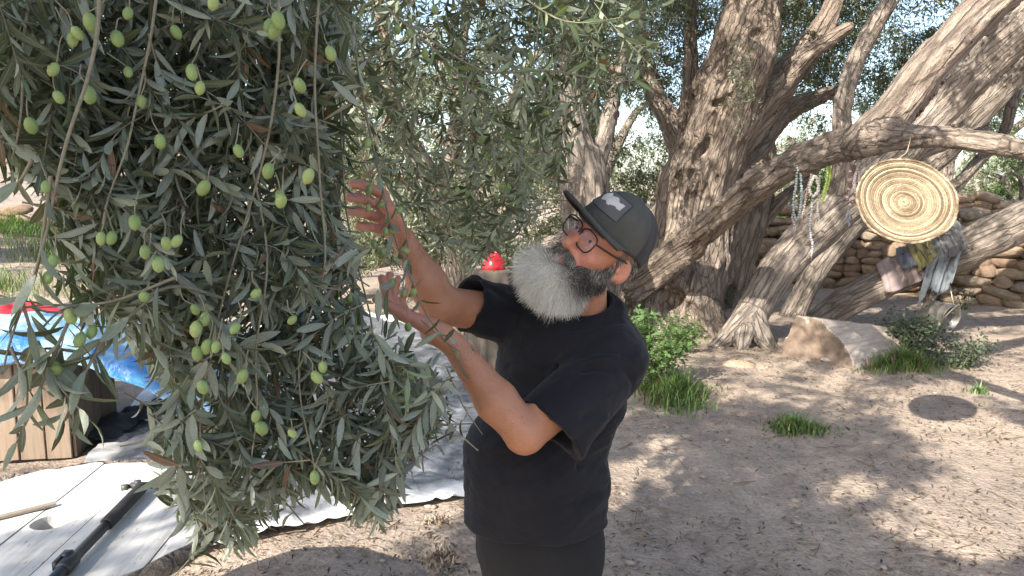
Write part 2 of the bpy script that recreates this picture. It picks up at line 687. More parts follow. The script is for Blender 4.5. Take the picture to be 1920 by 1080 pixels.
# dead leaves and chips lying on the dirt
nl = 26000
yy = 2.2 + 9.5 * RNG.random(nl) ** 1.3
xx = -2.2 + (RNG.random(nl)) * (2.4 + yy * 0.86)
keepm = fbm(np.stack([xx, yy, 0 * xx], -1) * 0.9, 3, 77) + RNG.normal(0, 0.35, nl) > -0.25
xx, yy = xx[keepm], yy[keepm]
nl = len(xx)
a = RNG.uniform(0, 6.28, nl)
P = np.stack([xx, yy, gh(xx, yy) + 0.008 + RNG.uniform(0, 0.008, nl)], 1)
D = np.stack([np.cos(a), np.sin(a), RNG.normal(0, 0.22, nl)], 1)
N = np.array([0, 0, 1.0]) + RNG.normal(0, 0.35, (nl, 3))
V, F, r = quad_leaves(P, D, N, RNG.uniform(0.022, 0.058, nl), RNG.uniform(0.006, 0.013, nl), RNG.random(nl), 0.10)
lit = link('leaf_litter', mesh_np('leaf_litter', V, F, False, attrs={'rnd': r}), M['litter'])
tag(lit, 'dead olive leaves scattered thickly over the dirt', kind='stuff')

mb = MB()
for k in range(420):
    y = 2.4 + 7.5 * RNG.random() ** 1.3
    x = -1.5 + RNG.random() * (1.8 + y * 0.85)
    a = RNG.uniform(0, 6.28)
    ln = RNG.uniform(0.05, 0.2)
    t = np.linspace(-0.5, 0.5, 4)
    px = x + np.cos(a) * t * ln + RNG.normal(0, 0.004, 4)
    py = y + np.sin(a) * t * ln + RNG.normal(0, 0.004, 4)
    mb.tube(np.stack([px, py, gh(px, py) + 0.012], 1), RNG.uniform(0.0016, 0.0038), 4, False, RNG.random())
tw = mb.build('twig_litter', plain('dead_twig', (0.17, 0.125, 0.095), 0.9))
tag(tw, 'thin dry twigs lying about on the dirt', kind='stuff')


def rock_arrays(seed, sub=2, rough=0.22):
    """A blocky rounded stone of unit size."""
    bm = bmesh_ico(sub)
    V = bm[0].copy()
    p = 2.6
    V = V / (np.abs(V) ** p).sum(1, keepdims=True) ** (1 / p)
    V = V * (1 + rough * fbm(V * 1.3 + seed * 7.7, 3, seed)[:, None])
    return V, bm[1]


import bmesh


def bmesh_ico(sub):
    b = bmesh.new()
    bmesh.ops.create_icosphere(b, subdivisions=sub, radius=1.0)
    V = np.array([v.co[:] for v in b.verts])
    F = np.array([[v.index for v in f.verts] for f in b.faces])
    b.free()
    return V, F


ICO2 = bmesh_ico(2)
ICO3 = bmesh_ico(3)
mb = MB()
pv, pf = rock_arrays(3, 1)
for k in range(520):
    y = 2.4 + 9 * RNG.random() ** 1.2
    x = -1.6 + RNG.random() * (1.9 + y * 0.85)
    s = 0.006 + 0.02 * RNG.random() ** 4
    q = np.asarray(Matrix.Rotation(RNG.uniform(0, 6.28), 3, 'Z'))
    mb.add((pv * np.array([s, s * RNG.uniform(0.6, 1), s * 0.6])) @ q.T + np.array([x, y, float(gh(x, y)) + s * 0.3]), pf, r=RNG.random())
pb = mb.build('pebbles', plain('pebble', (0.29, 0.24, 0.195), 0.9))
tag(pb, 'small pale pebbles scattered on the dirt', kind='stuff')

# ---------------------------------------------------------------- dry stone walls, every stone a part
m = NT('limestone')
co = m.coord()
oi = m.n('ObjectInfo')
n1 = m.noise(co, 2.2, 6, 0.65)
n2 = m.noise(co, 9, 5, 0.7)
c = m.ramp(oi.outputs['Random'], [(0.0, (0.30, 0.20, 0.135)), (0.35, (0.41, 0.29, 0.195)), (0.7, (0.48, 0.37, 0.26)), (1.0, (0.36, 0.29, 0.22))])
c = m.mix(0.8, c, m.ramp(n1, [(0.3, 0.6), (0.7, 1.25)]), 'MULTIPLY')
c = m.mix(m.ramp(n2, [(0.55, 0.0), (0.72, 0.5)]), c, (0.16, 0.13, 0.10))
m.set(color=c, rough=0.92, normal=m.bump(m.math('ADD', n1, n2), 0.7, 0.12))
M['stone'] = m.m
M['wall_core'] = plain('wall_earth', (0.14, 0.105, 0.078), 0.95)
stone_me = []
for k in range(10):
    V, F = rock_arrays(40 + k, 2, 0.30)
    me = mesh_np('stone', V, F, True)
    me.materials.append(M['stone'])
    stone_me.append(me)


def stone_wall(A, B, h0, h1, size, label, thick=0.45):
    A, B = np.asarray(A, float), np.asarray(B, float)
    ax = unit(B - A)
    L = np.linalg.norm(B - A)
    nrm = np.array([ax[1], -ax[0], 0])
    if nrm[1] > 0:
        nrm = -nrm
    root = empty('dry_stone_wall', tuple((A + B) / 2), label, 'stone wall')
    R = np.stack([ax, -nrm, np.array([0, 0, 1.0])], 1)
    hm = (h0 + h1) / 2
    mb = MB()
    mb.box((A + B) / 2 - nrm * (thick * 0.5 + 0.06) + np.array([0, 0, hm * 0.45 - 0.05]), (L, thick, hm * 0.92), R)
    core = mb.build('wall_core', M['wall_core'], smooth=False)
    keep(core, root)
    z = -0.04
    row = 0
    while z < max(h0, h1):
        rh = size * RNG.uniform(0.42, 0.68)
        s = -RNG.uniform(0, size)
        while s < L:
            w = size * RNG.uniform(0.7, 1.9)
            hh = rh * RNG.uniform(0.8, 1.15)
            t = np.clip((s + w / 2) / L, 0, 1)
            if z + hh * 0.5 < h0 + (h1 - h0) * t + 0.10 * RNG.normal():
                o = link('stone', stone_me[RNG.integers(10)])
                jit = RNG.normal(0, 0.02)
                c = A + ax * (s + w / 2) + nrm * jit + np.array([0, 0, z + hh / 2 + RNG.normal(0, 0.015)])
                c[2] += float(gh(c[0], c[1])) if c[1] < 14 else 0
                Rm = Matrix([list(r) for r in R]).to_4x4() @ Matrix.Rotation(RNG.normal(0, 0.10), 4, 'Y') @ Matrix.Rotation(math.pi * RNG.integers(2), 4, 'Z')
                sc = Matrix.Diagonal((w * 0.59, RNG.uniform(0.14, 0.2), hh * 0.62, 1))
                o.parent = root
                o.matrix_parent_inverse = Matrix.Translation(root.location).inverted()
                o.matrix_basis = Matrix.Translation(Vector(c)) @ Rm @ sc
            s += w * 1.0
        z += rh * 0.96
        row += 1
    return root


stone_wall(G(1100, 512), G(1800, 556), 1.12, 1.3, 0.22, 'low dry stone wall of small reddish stones behind the leaning trunks')
stone_wall(G(1765, 562), G(2090, 585), 1.14, 1.2, 0.27, 'dry stone wall of large pale blocks behind the draped cloths')
stone_wall(W(1700, 400, 14.4) * np.array([1, 1, 0]) + np.array([0, 0, 0.0]), W(2080, 400, 13.6) * np.array([1, 1, 0]), 1.52, 1.5, 0.30, 'upper terrace wall course seen above the nearer stone walls')
stone_wall(W(-150, 500, 15.5) * np.array([1, 1, 0]) + np.array([0, 0, 0.3]), W(360, 500, 17.5) * np.array([1, 1, 0]) + np.array([0, 0, 0.3]), 0.95, 0.85, 0.34, 'sunlit stone terrace wall on the slope beyond the tarpaulin')

# ---------------------------------------------------------------- plastic sheet spread under the olive tree
px = [(150, 890), (345, 640), (640, 585), (960, 640), (980, 800), (905, 930), (870, 944), (620, 990), (300, 1072), (250, 1100), (60, 1060)]
poly = np.array([G(u, v)[:2] for u, v in px])


def inside(poly, X, Y):
    r = np.zeros(np.shape(X), bool)
    j = len(poly) - 1
    for i in range(len(poly)):
        xi, yi, xj, yj = *poly[i], *poly[j]
        c = ((yi > Y) != (yj > Y)) & (X < (xj - xi) * (Y - yi) / (yj - yi + 1e-12) + xi)
        r ^= c
        j = i
    return r


def edge_dist(poly, X, Y):
    d = np.full(np.shape(X), 1e9)
    for i in range(len(poly)):
        a, b = poly[i], poly[(i + 1) % len(poly)]
        ab = b - a
        t = np.clip(((X - a[0]) * ab[0] + (Y - a[1]) * ab[1]) / (ab @ ab), 0, 1)
        d = np.minimum(d, np.hypot(X - a[0] - t * ab[0], Y - a[1] - t * ab[1]))
    return d


def sheet_z(x, y):
    p = np.stack([x, y, 0 * x], -1)
    wr = np.abs(fbm(p * 2.2 + 0.5 * fbm(p * 1.1, 2, 5)[..., None], 4, 31))
    cr = 1 - np.abs(fbm(p * np.array([3.0, 7.0, 1]), 3, 35))
    return gh(x, y) + 0.012 + 0.05 * wr + 0.028 * cr ** 3


bd = np.concatenate([poly[k] + (poly[(k + 1) % len(poly)] - poly[k]) * np.linspace(0, 1, 46, endpoint=False)[:, None] for k in range(len(poly))])
wob = fbm(np.stack([bd[:, 0] * 1.6, bd[:, 1] * 1.6, 0 * bd[:, 0]], -1), 3, 61)
cen = poly.mean(0)
bd = bd + 0.035 * wob[:, None] * (bd - cen) / np.linalg.norm(bd - cen, axis=1, keepdims=True)
nb_, nr_ = len(bd), 120
tt = 1 - np.linspace(0, 1, nr_) ** 1.25
XY = cen + (bd - cen)[None] * tt[:, None, None]
X, Y = XY[..., 0], XY[..., 1]
i, j = np.meshgrid(np.arange(nr_ - 1), np.arange(nb_), indexing='ij')
i, j = i.ravel(), j.ravel()
F = np.stack([i * nb_ + j, i * nb_ + (j + 1) % nb_, (i + 1) * nb_ + (j + 1) % nb_, (i + 1) * nb_ + j], 1)
V = np.stack([X, Y, sheet_z(X, Y)], -1).reshape(-1, 3)
ed = edge_dist(bd, X, Y).ravel()
m = NT('plastic_sheet')
at = m.n('Attribute', attribute_name='edge')
co = m.coord()
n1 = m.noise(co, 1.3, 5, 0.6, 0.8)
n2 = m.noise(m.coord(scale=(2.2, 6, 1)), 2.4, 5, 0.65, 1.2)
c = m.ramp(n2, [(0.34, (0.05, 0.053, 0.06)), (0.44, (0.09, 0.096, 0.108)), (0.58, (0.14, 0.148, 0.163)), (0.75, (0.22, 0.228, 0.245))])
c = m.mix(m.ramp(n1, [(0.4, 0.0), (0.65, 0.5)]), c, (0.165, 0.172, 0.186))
c = m.mix(m.ramp(at.outputs['Fac'], [(0.10, 1.0), (0.17, 0.0)]), c, (0.62, 0.61, 0.59))
m.set(color=c, rough=0.38, normal=m.bump(m.noise(m.coord(scale=(1, 2.4, 1)), 16, 5, 0.7, 0.8), 0.5, 0.02))
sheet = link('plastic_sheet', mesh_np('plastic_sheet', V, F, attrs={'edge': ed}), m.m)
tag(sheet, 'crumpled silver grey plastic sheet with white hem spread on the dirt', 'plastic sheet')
# a dark strip of netting bunched along its edge near the crate
mb = MB()
for (q0, q1, w) in (((150, 842), (300, 770), 0.16), ((250, 800), (420, 728), 0.13), ((330, 715), (420, 690), 0.08)):
    a, b = G(*q0), G(*q1)
    t = np.linspace(0, 1, 26)
    C = a[None] * (1 - t[:, None]) + b[None] * t[:, None]
    dr = unit(b - a)
    sd = np.array([-dr[1], dr[0], 0])
    rows = []
    for s in np.linspace(-1, 1, 13):
        Pp = C + sd * (s * w * (0.8 + 0.3 * np.sin(7 * t))[:, None])
        z = sheet_z(Pp[:, 0], Pp[:, 1]) + 0.02 + 0.07 * np.cos(s * 1.5) * (1 + 0.35 * np.sin(19 * t + 5 * s)) * np.sin(np.pi * np.clip(t, 0.04, 0.96)) ** 0.4
        rows.append(np.c_[Pp[:, :2], z])
    Vv = np.stack(rows, 1).reshape(-1, 3)
    i, j = np.meshgrid(np.arange(25), np.arange(12), indexing='ij')
    i, j = i.ravel(), j.ravel()
    mb.add(Vv, np.stack([i * 13 + j, (i + 1) * 13 + j, (i + 1) * 13 + j + 1, i * 13 + j + 1], 1))
net = mb.build('harvest_net', plain('black_net', (0.03, 0.032, 0.036), 0.7, bump=0.5, bscale=120))
tag(net, 'bunched black harvest net lying on the plastic sheet beside the crate', 'net')
# ---------------------------------------------------------------- trees
def px_line(L):
    """(u, v, depth, radius in pixels) -> x, y, z, r"""
    out = []
    for u, v, Y, r in L:
        p = W(u, v, Y)
        out.append([*p, r * Y / FPX * 0.84])
    return np.array(out)


def tree_body(name, lines, h=0.03, holes=(), amp=1.0, mat='bark', parent=None, seed=1, ridge=1.0, grooves=()):
    """One fused trunk-and-limb surface from tapered limbs; bark runs along each limb."""
    segs = []
    for L in lines:
        S = spline(L, 5)
        cum = 0
        for a, b in zip(S[:-1], S[1:]):
            segs.append((a, b, cum))
            cum += np.linalg.norm(b[:3] - a[:3])
    A = np.concatenate(lines)
    R = A[:, 3].max() + 0.15
    lo, hi = A[:, :3].min(0) - R, A[:, :3].max(0) + R
    g = SDF.box(lo, hi, h)
    for si, (a, b, cum) in enumerate(segs):
        ax = unit(b[:3] - a[:3]).astype(np.float32)
        rr = (a[3] + b[3]) / 2

        def disp(P, t, ax=ax, a=a, cum=cum, rr=rr):
            q = P - a[:3].astype(np.float32)
            s = q @ ax
            per = q - s[..., None] * ax
            bc = per * (1.5 / max(rr, 0.05)) + ax * ((s + cum) * 0.9)[..., None]
            n = fbm(bc * 1.0 + seed * 3.1, 3, seed)
            n2 = vnoise((P * 2.3 / max(rr * 3, 0.25)), seed + 5)
            rd = -np.abs(fbm(bc * 2.4 + seed, 2, seed + 9))
            return (amp * rr * (0.13 * n * ridge + 0.10 * n2 + 0.13 * ridge * (rd + 0.3))).astype(np.float32)

        g.cone(a[:3], b[:3], a[3], b[3], k=0.35 * rr, disp=disp if amp > 0 else None, pad=0.4 * rr)
    for hh in holes:
        g.ell(hh[0], hh[1], hh[2] if len(hh) > 2 else None, k=0.04, op='s')
    for pts, w, am in grooves:
        g.groove(pts, w, am)
    V, F = g.polygonise()
    # bark coordinate: across the limb as it is, along the limb squeezed
    best = np.full(len(V), 1e9)
    bc = np.zeros((len(V), 3))
    for a, b, cum in segs:
        ab = b[:3] - a[:3]
        L2 = ab @ ab + 1e-12
        t = np.clip(((V - a[:3]) @ ab) / L2, 0, 1)
        q = V - a[:3] - t[:, None] * ab
        d = np.linalg.norm(q, axis=1) / max((a[3] + b[3]) / 2, 1e-3)
        mk = d < best
        best[mk] = d[mk]
        ax = ab / math.sqrt(L2)
        qq = V - a[:3]
        s = qq @ ax
        bc[mk] = ((qq - s[:, None] * ax) + ax * ((s + cum) * 0.13)[:, None])[mk]
    o = link(name, mesh_np(name, V, F, attrs={'bco': bc}), M[mat])
    if parent is not None:
        keep(o, parent)
    return o


SUNv = np.array(SUN)


def shade_uv(P):
    """Where the shadow of P falls on level ground."""
    return P[:, :2] - SUNv[:2] / SUNv[2] * P[:, 2:3]


# places the sun reaches in the photograph (point, radius): leaves are thinned along the way to them
LIT = [(W(1695, 380, 4.07), 0.36), (W(10, 615, 5.0), 0.35), (W(190, 900, 2.45), 0.26), (W(60, 560, 5.4), 0.3),
       (G(1210, 890), 0.30), (G(1250, 830), 0.16), (G(1880, 850), 0.45), (G(1840, 800), 0.30), (G(1790, 790), 0.42), (G(1850, 960), 0.40), (G(1600, 910), 0.16), (G(1680, 1000), 0.16),
       (G(1500, 940), 0.12), (G(1750, 740), 0.3), (G(1880, 700), 0.4), (G(1640, 1060), 0.13), (G(1400, 890), 0.10), (G(600, 1010), 0.26), (G(790, 975), 0.22), (G(420, 1065), 0.26), (G(330, 690), 0.4), (G(1230, 1000), 0.08),
       (W(1730, 170, 4.95), 0.30), (W(1860, 270, 4.2), 0.22), (W(1640, 250, 4.95), 0.16), (W(1400, 610, 8.1), 0.22), (W(1230, 650, 6.8), 0.22), (W(1290, 610, 8.6), 0.2), (G(1400, 690), 0.2),
       (W(800, 300, 7.4), 0.4), (G(1700, 545), 0.35), (G(1880, 640), 0.4), (W(1650, 470, 12.4), 0.4), (W(1580, 480, 12.6), 0.35), (W(1880, 490, 11.2), 0.35),
       (W(925, 495, 6.2), 0.12),  (G(1170, 940), 0.13), (W(1010, 480, 8.2), 0.4)]


def thin_lit(P, soft=1.0):
    keepm = np.ones(len(P), bool)
    for c, r in LIT:
        q = P - c
        s = q @ SUNv
        d = np.linalg.norm(q - s[:, None] * SUNv, axis=1)
        keepm &= ~((d < r * soft) & (s > 0.12))
    return keepm


def leaf_cloud(blobs, n, L, Wd, rng, seed, spray=34, sd=0.22, gap=0.0, droop=0.35, thin=True, ok=None, freq=1.25):
    """Leaf sprays through the volume of several uneven blobs. Each spray is a short shoot with leaves along it."""
    w = np.array([b[3] ** 2 for b in blobs])
    ns = int(n / spray)
    which = rng.choice(len(blobs), ns * 2, p=w / w.sum())
    B = np.array([[*b[:3], b[3], (b[4] if len(b) > 4 else 0.8)] for b in blobs])[which]
    d = rand_unit(len(B), rng) * (rng.random(len(B)) ** 0.42)[:, None]
    C = B[:, :3] + d * B[:, 3:4] * np.stack([np.ones(len(B)), np.ones(len(B)), B[:, 4]], 1)
    k = fbm(C * freq, 3, seed) + rng.normal(0, 0.12, len(C)) > gap
    if thin:
        k &= thin_lit(C, 1.0)
    if ok is not None:
        k &= ok(C)
    C = C[k][:ns]
    ax = rand_unit(len(C), rng)
    ax[:, 2] -= droop
    ax /= np.linalg.norm(ax, axis=1, keepdims=True)
    sl = rng.uniform(0.6, 1.3, len(C)) * sd
    m_ = spray
    t = np.tile(np.linspace(-0.5, 0.5, m_), (len(C), 1))
    side = rand_unit(len(C) * m_, rng).reshape(len(C), m_, 3)
    P = C[:, None] + ax[:, None] * (t * 2 * sl[:, None])[..., None] + rng.normal(0, 0.02, (len(C), m_, 3)) * (sd / 0.2)
    D = side * 0.9 + ax[:, None] * 0.75
    D[..., 2] -= 0.15
    P = P.reshape(-1, 3)
    D = D.reshape(-1, 3)
    N = rand_unit(len(P), rng) * 0.9 + np.array([0, 0, 0.7])
    if thin:
        kk = thin_lit(P, 0.85)
        P, D, N = P[kk], D[kk], N[kk]
    r = np.clip(np.repeat(rng.random(len(C)), m_) * 0.35 + 0.65 * rng.random(len(C) * m_), 0, 1)
    if thin:
        r = r[kk]
    s = rng.uniform(0.75, 1.25, len(P))
    return quad_leaves(P, D, N, L * s, Wd * s, r)


def crown(root, blobs, n, L, Wd, seed, mat='leaf_far', name='crown', **kw):
    rng = np.random.default_rng(seed)
    V, F, r = leaf_cloud(blobs, n, L, Wd, rng, seed, **kw)
    o = link(name, mesh_np(name, V, F, True, attrs={'rnd': r}), M[mat])
    o['kind'] = 'stuff'
    keep(o, root)
    return o


def pb(L):
    return [(*W(u, v, Y), r) if len(q) == 0 else (*W(u, v, Y), r, q[0]) for u, v, Y, r, *q in L]


NV = lambda C: (lambda uvd: ~((uvd[2] > 0.2) & (uvd[0] > -60) & (uvd[0] < 1980) & (uvd[1] > -60) & (uvd[1] < 1100)))(proj(C))   # outside the frame

# --- the ancient olive with the long bough
t_old = empty('olive_tree', tuple(G(1250, 640)), 'ancient olive tree with hollow gnarled trunk and a long bough reaching over the dirt', 'tree')
trunk = px_line([(1240, 660, 8.9, 112), (1250, 590, 8.9, 92), (1272, 500, 8.9, 74), (1290, 400, 8.9, 68), (1318, 300, 8.85, 72), (1350, 215, 8.8, 66), (1388, 120, 8.7, 60), (1412, 20, 8.6, 54), (1420, -150, 8.5, 42), (1440, -420, 8.4, 30)])
oldl = [trunk,
        px_line([(1262, 560, 8.8, 44), (1205, 625, 8.6, 40), (1150, 668, 8.4, 22)]),
        px_line([(1285, 540, 8.8, 46), (1318, 610, 8.5, 38), (1352, 662, 8.3, 20)]),
        px_line([(1240, 560, 8.8, 40), (1240, 640, 8.4, 44), (1235, 690, 8.2, 20)]),
        px_line([(1330, 300, 8.8, 50), (1385, 235, 8.85, 44), (1440, 175, 8.9, 38), (1500, 110, 9.0, 27), (1550, 30, 9.1, 20), (1590, -60, 9.2, 15)]),
        px_line([(1440, 180, 8.9, 26), (1510, 105, 8.8, 18), (1590, 52, 8.7, 12)]),
        px_line([(1300, 330, 9.0, 34), (1262, 235, 9.3, 22), (1222, 160, 9.5, 18), (1200, 60, 9.6, 14), (1192, -80, 9.7, 10)]),
        px_line([(1285, 250, 9.2, 18), (1294, 120, 9.3, 14), (1292, -60, 9.4, 11)]),
        px_line([(1350, 330, 9.1, 40), (1410, 285, 9.4, 28), (1460, 215, 9.7, 24), (1540, 180, 9.9, 14), (1600, 160, 10.1, 7)]),
        px_line([(1300, 455, 8.9, 46), (1350, 380, 9.0, 36), (1390, 330, 9.2, 26)]),
        px_line([(1190, 530, 8.5, 38), (1245, 490, 8.3, 36), (1310, 440, 7.8, 35), (1385, 372, 7.0, 36), (1460, 318, 6.2, 36), (1545, 280, 5.5, 35), (1640, 258, 4.95, 36), (1740, 256, 4.55, 27), (1840, 268, 4.25, 24), (1940, 287, 4.0, 22), (2100, 330, 3.7, 17)]),
        px_line([(1610, 266, 5.05, 34), (1672, 215, 4.95, 40), (1735, 135, 4.95, 42), (1808, 52, 5.0, 43), (1890, -25, 5.05, 42), (2010, -140, 5.1, 36), (2150, -330, 5.2, 28)])]
for q in oldl[-2:]:
    q[:, 3] *= 0.92
holes = [(W(1268, 575, 8.25), (0.17, 0.35, 0.22)), (W(1302, 590, 8.2), (0.09, 0.3, 0.16)), (W(1210, 600, 8.2), (0.10, 0.25, 0.12)), (W(1318, 285, 8.45), (0.075, 0.16, 0.19), np.asarray(Matrix.Rotation(0.5, 3, 'Y'))), (W(1300, 330, 8.5), (0.05, 0.12, 0.08)),
         (W(1425, 62, 8.25), (0.11, 0.16, 0.085)), (W(1352, 130, 8.4), (0.05, 0.12, 0.13)), (W(1500, 165, 8.75), (0.05, 0.12, 0.08)), (W(1345, 195, 8.4), (0.05, 0.1, 0.05)), (W(1292, 415, 8.45), (0.04, 0.1, 0.10)), (W(1330, 230, 8.36), (0.035, 0.08, 0.1)), (W(1275, 360, 8.4), (0.03, 0.1, 0.05))]
tree_body('trunk', oldl, 0.025, holes, 1.6, 'bark_old', t_old, 4, 1.25)
crown(t_old, pb([(1230, 60, 9.6, 0.75), (1210, 330, 10.6, 0.62), (1180, 240, 10.6, 0.8), (1330, 40, 10.0, 0.9), (1460, 60, 10.6, 0.9), (1250, 170, 10.6, 0.7), (1540, 150, 10.6, 0.8), (1390, -120, 9.2, 1.5), (1200, -150, 9, 1.4), (1600, -60, 9.0, 1.2)]), 42000, 0.066, 0.016, 21)
crown(t_old, pb([(1395, 120, 8.1, 0.17, 1.6), (1390, 190, 8.15, 0.15, 1.5), (1375, 230, 8.2, 0.10, 1.3)]), 620, 0.055, 0.012, 22, 'leaf_mid', 'sucker_shoot', spray=20, sd=0.10, gap=-2, thin=False)
crown(t_old, [(2.6, 3.6, 4.4, 1.7, 0.5), (4.2, 5.2, 4.6, 1.7, 0.5), (1.0, 6.0, 5.0, 1.9, 0.5), (0.2, 3.6, 4.6, 1.7, 0.5), (1.8, 5.0, 4.8, 1.6, 0.5), (-0.8, 4.8, 4.8, 1.6, 0.5), (-0.6, 2.6, 4.6, 1.4, 0.45), (1.2, 2.6, 4.5, 1.4, 0.45), (0.4, 7.0, 5.3, 1.6, 0.5), (-3.6, 0.6, 4.5, 1.3, 0.45), (-4.4, 1.8, 4.8, 1.3, 0.45), (-2.6, 2.2, 4.7, 1.4, 0.45), (-3.6, 3.4, 5.0, 1.3, 0.45), (-5.7, 0.3, 4.5, 1.3, 0.45), (-6.4, 2.0, 4.9, 1.3, 0.45)], 62000, 0.085, 0.023, 23, 'leaf_mid', ok=NV, gap=0.1, freq=2.3)  # unseen overhead leaf blobs, added to shade ground, sheet, crate and trunks
crown(t_old, [(0.6, 7.2, 3.3, 0.6, 0.6), (2.9, 6.0, 3.4, 0.55, 0.5)], 2600, 0.07, 0.016, 27, 'leaf_mid')

# --- the leaning olive, its flared foot on the dirt
t_lean = empty('olive_tree', tuple(G(1385, 645)), 'leaning olive tree with pale flared foot, right of the hollow trunk', 'tree')
lean = [px_line([(1388, 655, 8.2, 50), (1412, 585, 8.2, 40), (1470, 495, 8.2, 42), (1555, 405, 8.15, 50), (1640, 325, 8.05, 54), (1725, 230, 7.95, 52), (1805, 150, 7.85, 50), (1900, 55, 7.75, 50), (2020, -70, 7.6, 45), (2150, -250, 7.5, 34)]),
        px_line([(1405, 590, 8.1, 30), (1360, 635, 8.0, 22), (1325, 662, 7.9, 9)]),
        px_line([(1412, 590, 8.1, 28), (1435, 640, 7.9, 20), (1470, 668, 7.8, 8)]),
        px_line([(1400, 600, 8.1, 26), (1390, 650, 7.85, 18), (1388, 680, 7.8, 7)]),
        px_line([(1565, 400, 8.1, 24), (1580, 320, 7.95, 23), (1578, 210, 7.9, 21), (1600, 125, 7.9, 20), (1638, 50, 7.9, 20), (1690, -40, 7.9, 18), (1760, -200, 7.9, 12)]),
        px_line([(1690, 300, 8.0, 20), (1740, 280, 8.0, 16), (1800, 262, 8.1, 12), (1850, 240, 8.2, 9)])]
for q in lean:
    q[:, 3] *= 0.88
tree_body('trunk', lean, 0.024, [], 1.3, 'bark', t_lean, 8)
crown(t_lean, pb([(1570, 180, 10, 0.7), (1660, 110, 10.4, 0.9), (1760, 50, 10, 0.85), (1690, 230, 10.6, 0.5), (1510, 40, 10.8, 0.8), (1850, 90, 10.8, 0.7), (1640, 20, 9.6, 0.8), (1860, -120, 8.5, 1.4), (1600, -150, 9, 1.3), (1780, 140, 12.5, 0.9), (1600, 60, 12, 0.9), (1680, 180, 12.5, 0.7)]), 60000, 0.066, 0.017, 31, 'leaf_mid')
crown(t_lean, [(5.6, 7.0, 4.9, 1.6, 0.5), (3.0, 8.0, 5.0, 1.8, 0.5)], 8000, 0.085, 0.023, 33, ok=NV, gap=-0.1)

# --- second leaning stem behind it
t_sec = empty('olive_tree', tuple(G(1490, 592)), 'thin olive tree with split base leaning up behind the leaning olive trunk', 'tree')
sec = [px_line([(1484, 600, 9.9, 28), (1500, 565, 9.9, 23), (1535, 500, 9.8, 25), (1590, 430, 9.7, 28), (1660, 360, 9.6, 30), (1745, 300, 9.5, 30), (1810, 235, 9.4, 28), (1880, 160, 9.3, 26), (1970, 60, 9.2, 22), (2080, -80, 9.1, 16)]),
       px_line([(1700, 330, 9.5, 14), (1780, 350, 9.6, 11), (1835, 300, 9.7, 11), (1880, 255, 9.8, 11), (1900, 190, 9.8, 11), (1935, 110, 9.9, 9), (1960, 20, 10, 7)])]
tree_body('trunk', sec, 0.028, [(W(1492, 575, 9.68), (0.04, 0.1, 0.10)), (W(1500, 560, 9.7), (0.03, 0.1, 0.07))], 0.9, 'bark', t_sec, 13)
crown(t_sec, pb([(1890, 40, 11, 0.8), (1960, 160, 11.4, 0.55), (1840, 200, 12.2, 0.55), (1970, 300, 12, 0.5), (1990, -80, 10, 1.2), (1900, 120, 12.5, 0.7)]), 22000, 0.066, 0.016, 41)

# --- upright stems between the hollow trunk and the leaning one
t_up = empty('olive_tree', tuple(G(1375, 562)), 'upright dark olive stem standing just left of the leaning olive', 'tree')
tree_body('trunk', [px_line([(1372, 575, 10.6, 24), (1392, 490, 10.6, 25), (1420, 390, 10.6, 27), (1432, 300, 10.6, 25), (1428, 225, 10.6, 19), (1418, 140, 10.7, 14), (1412, 20, 10.8, 10), (1400, -120, 10.8, 8)]),
                    px_line([(1425, 420, 10.6, 16), (1470, 370, 10.5, 13), (1520, 330, 10.5, 10), (1560, 260, 10.6, 7)])], 0.028, [], 0.9, 'bark_old', t_up, 17)
crown(t_up, pb([(1440, 0, 11.5, 1.0), (1490, 130, 12, 0.6), (1500, -120, 11.0, 1.1)]), 8000, 0.066, 0.016, 43)
t_thin = empty('olive_tree', tuple(G(1348, 552)), 'slim forked olive stem in front of the wall beside the hollow trunk', 'tree')
tree_body('trunk', [px_line([(1345, 560, 11.3, 18), (1352, 490, 11.3, 17), (1370, 420, 11.3, 16), (1398, 360, 11.3, 12), (1405, 280, 11.3, 8), (1410, 180, 11.3, 6)]),
                    px_line([(1356, 470, 11.3, 13), (1335, 400, 11.4, 10), (1330, 300, 11.5, 7)])], 0.026, [], 0.9, 'bark', t_thin, 19)
crown(t_thin, pb([(1370, 330, 12.4, 0.45), (1400, 100, 12.5, 0.8)]), 3000, 0.066, 0.016, 44)

# --- low limb on the ground at the right, which the cloths hang over
t_low = empty('olive_tree', tuple(G(2250, 640)), 'olive tree sending a thick low limb down to the dirt, draped with cloths', 'tree')
LOWL = px_line([(1535, 600, 9.25, 27), (1590, 563, 9.1, 30), (1660, 530, 8.95, 31), (1735, 500, 8.75, 34), (1830, 460, 8.5, 39), (1930, 410, 8.25, 40), (2090, 330, 7.95, 42), (2200, 300, 7.9, 60)])
low = [LOWL, px_line([(2260, 700, 7.8, 120), (2240, 550, 7.8, 100), (2210, 380, 7.85, 90), (2190, 200, 7.8, 80), (2220, 0, 7.8, 60), (2260, -250, 7.8, 40)]),
       px_line([(1765, 500, 8.7, 26), (1748, 545, 8.6, 16), (1735, 580, 8.55, 5)])]
tree_body('trunk', low, 0.028, [], 1.0, 'bark', t_low, 23)
crown(t_low, [(7.2, 7.0, 5.0, 1.8, 0.6), (5.2, 9.2, 5.2, 1.8, 0.5), (6.6, 4.8, 4.6, 1.5, 0.5)], 9000, 0.085, 0.023, 45, ok=NV, gap=-0.1)

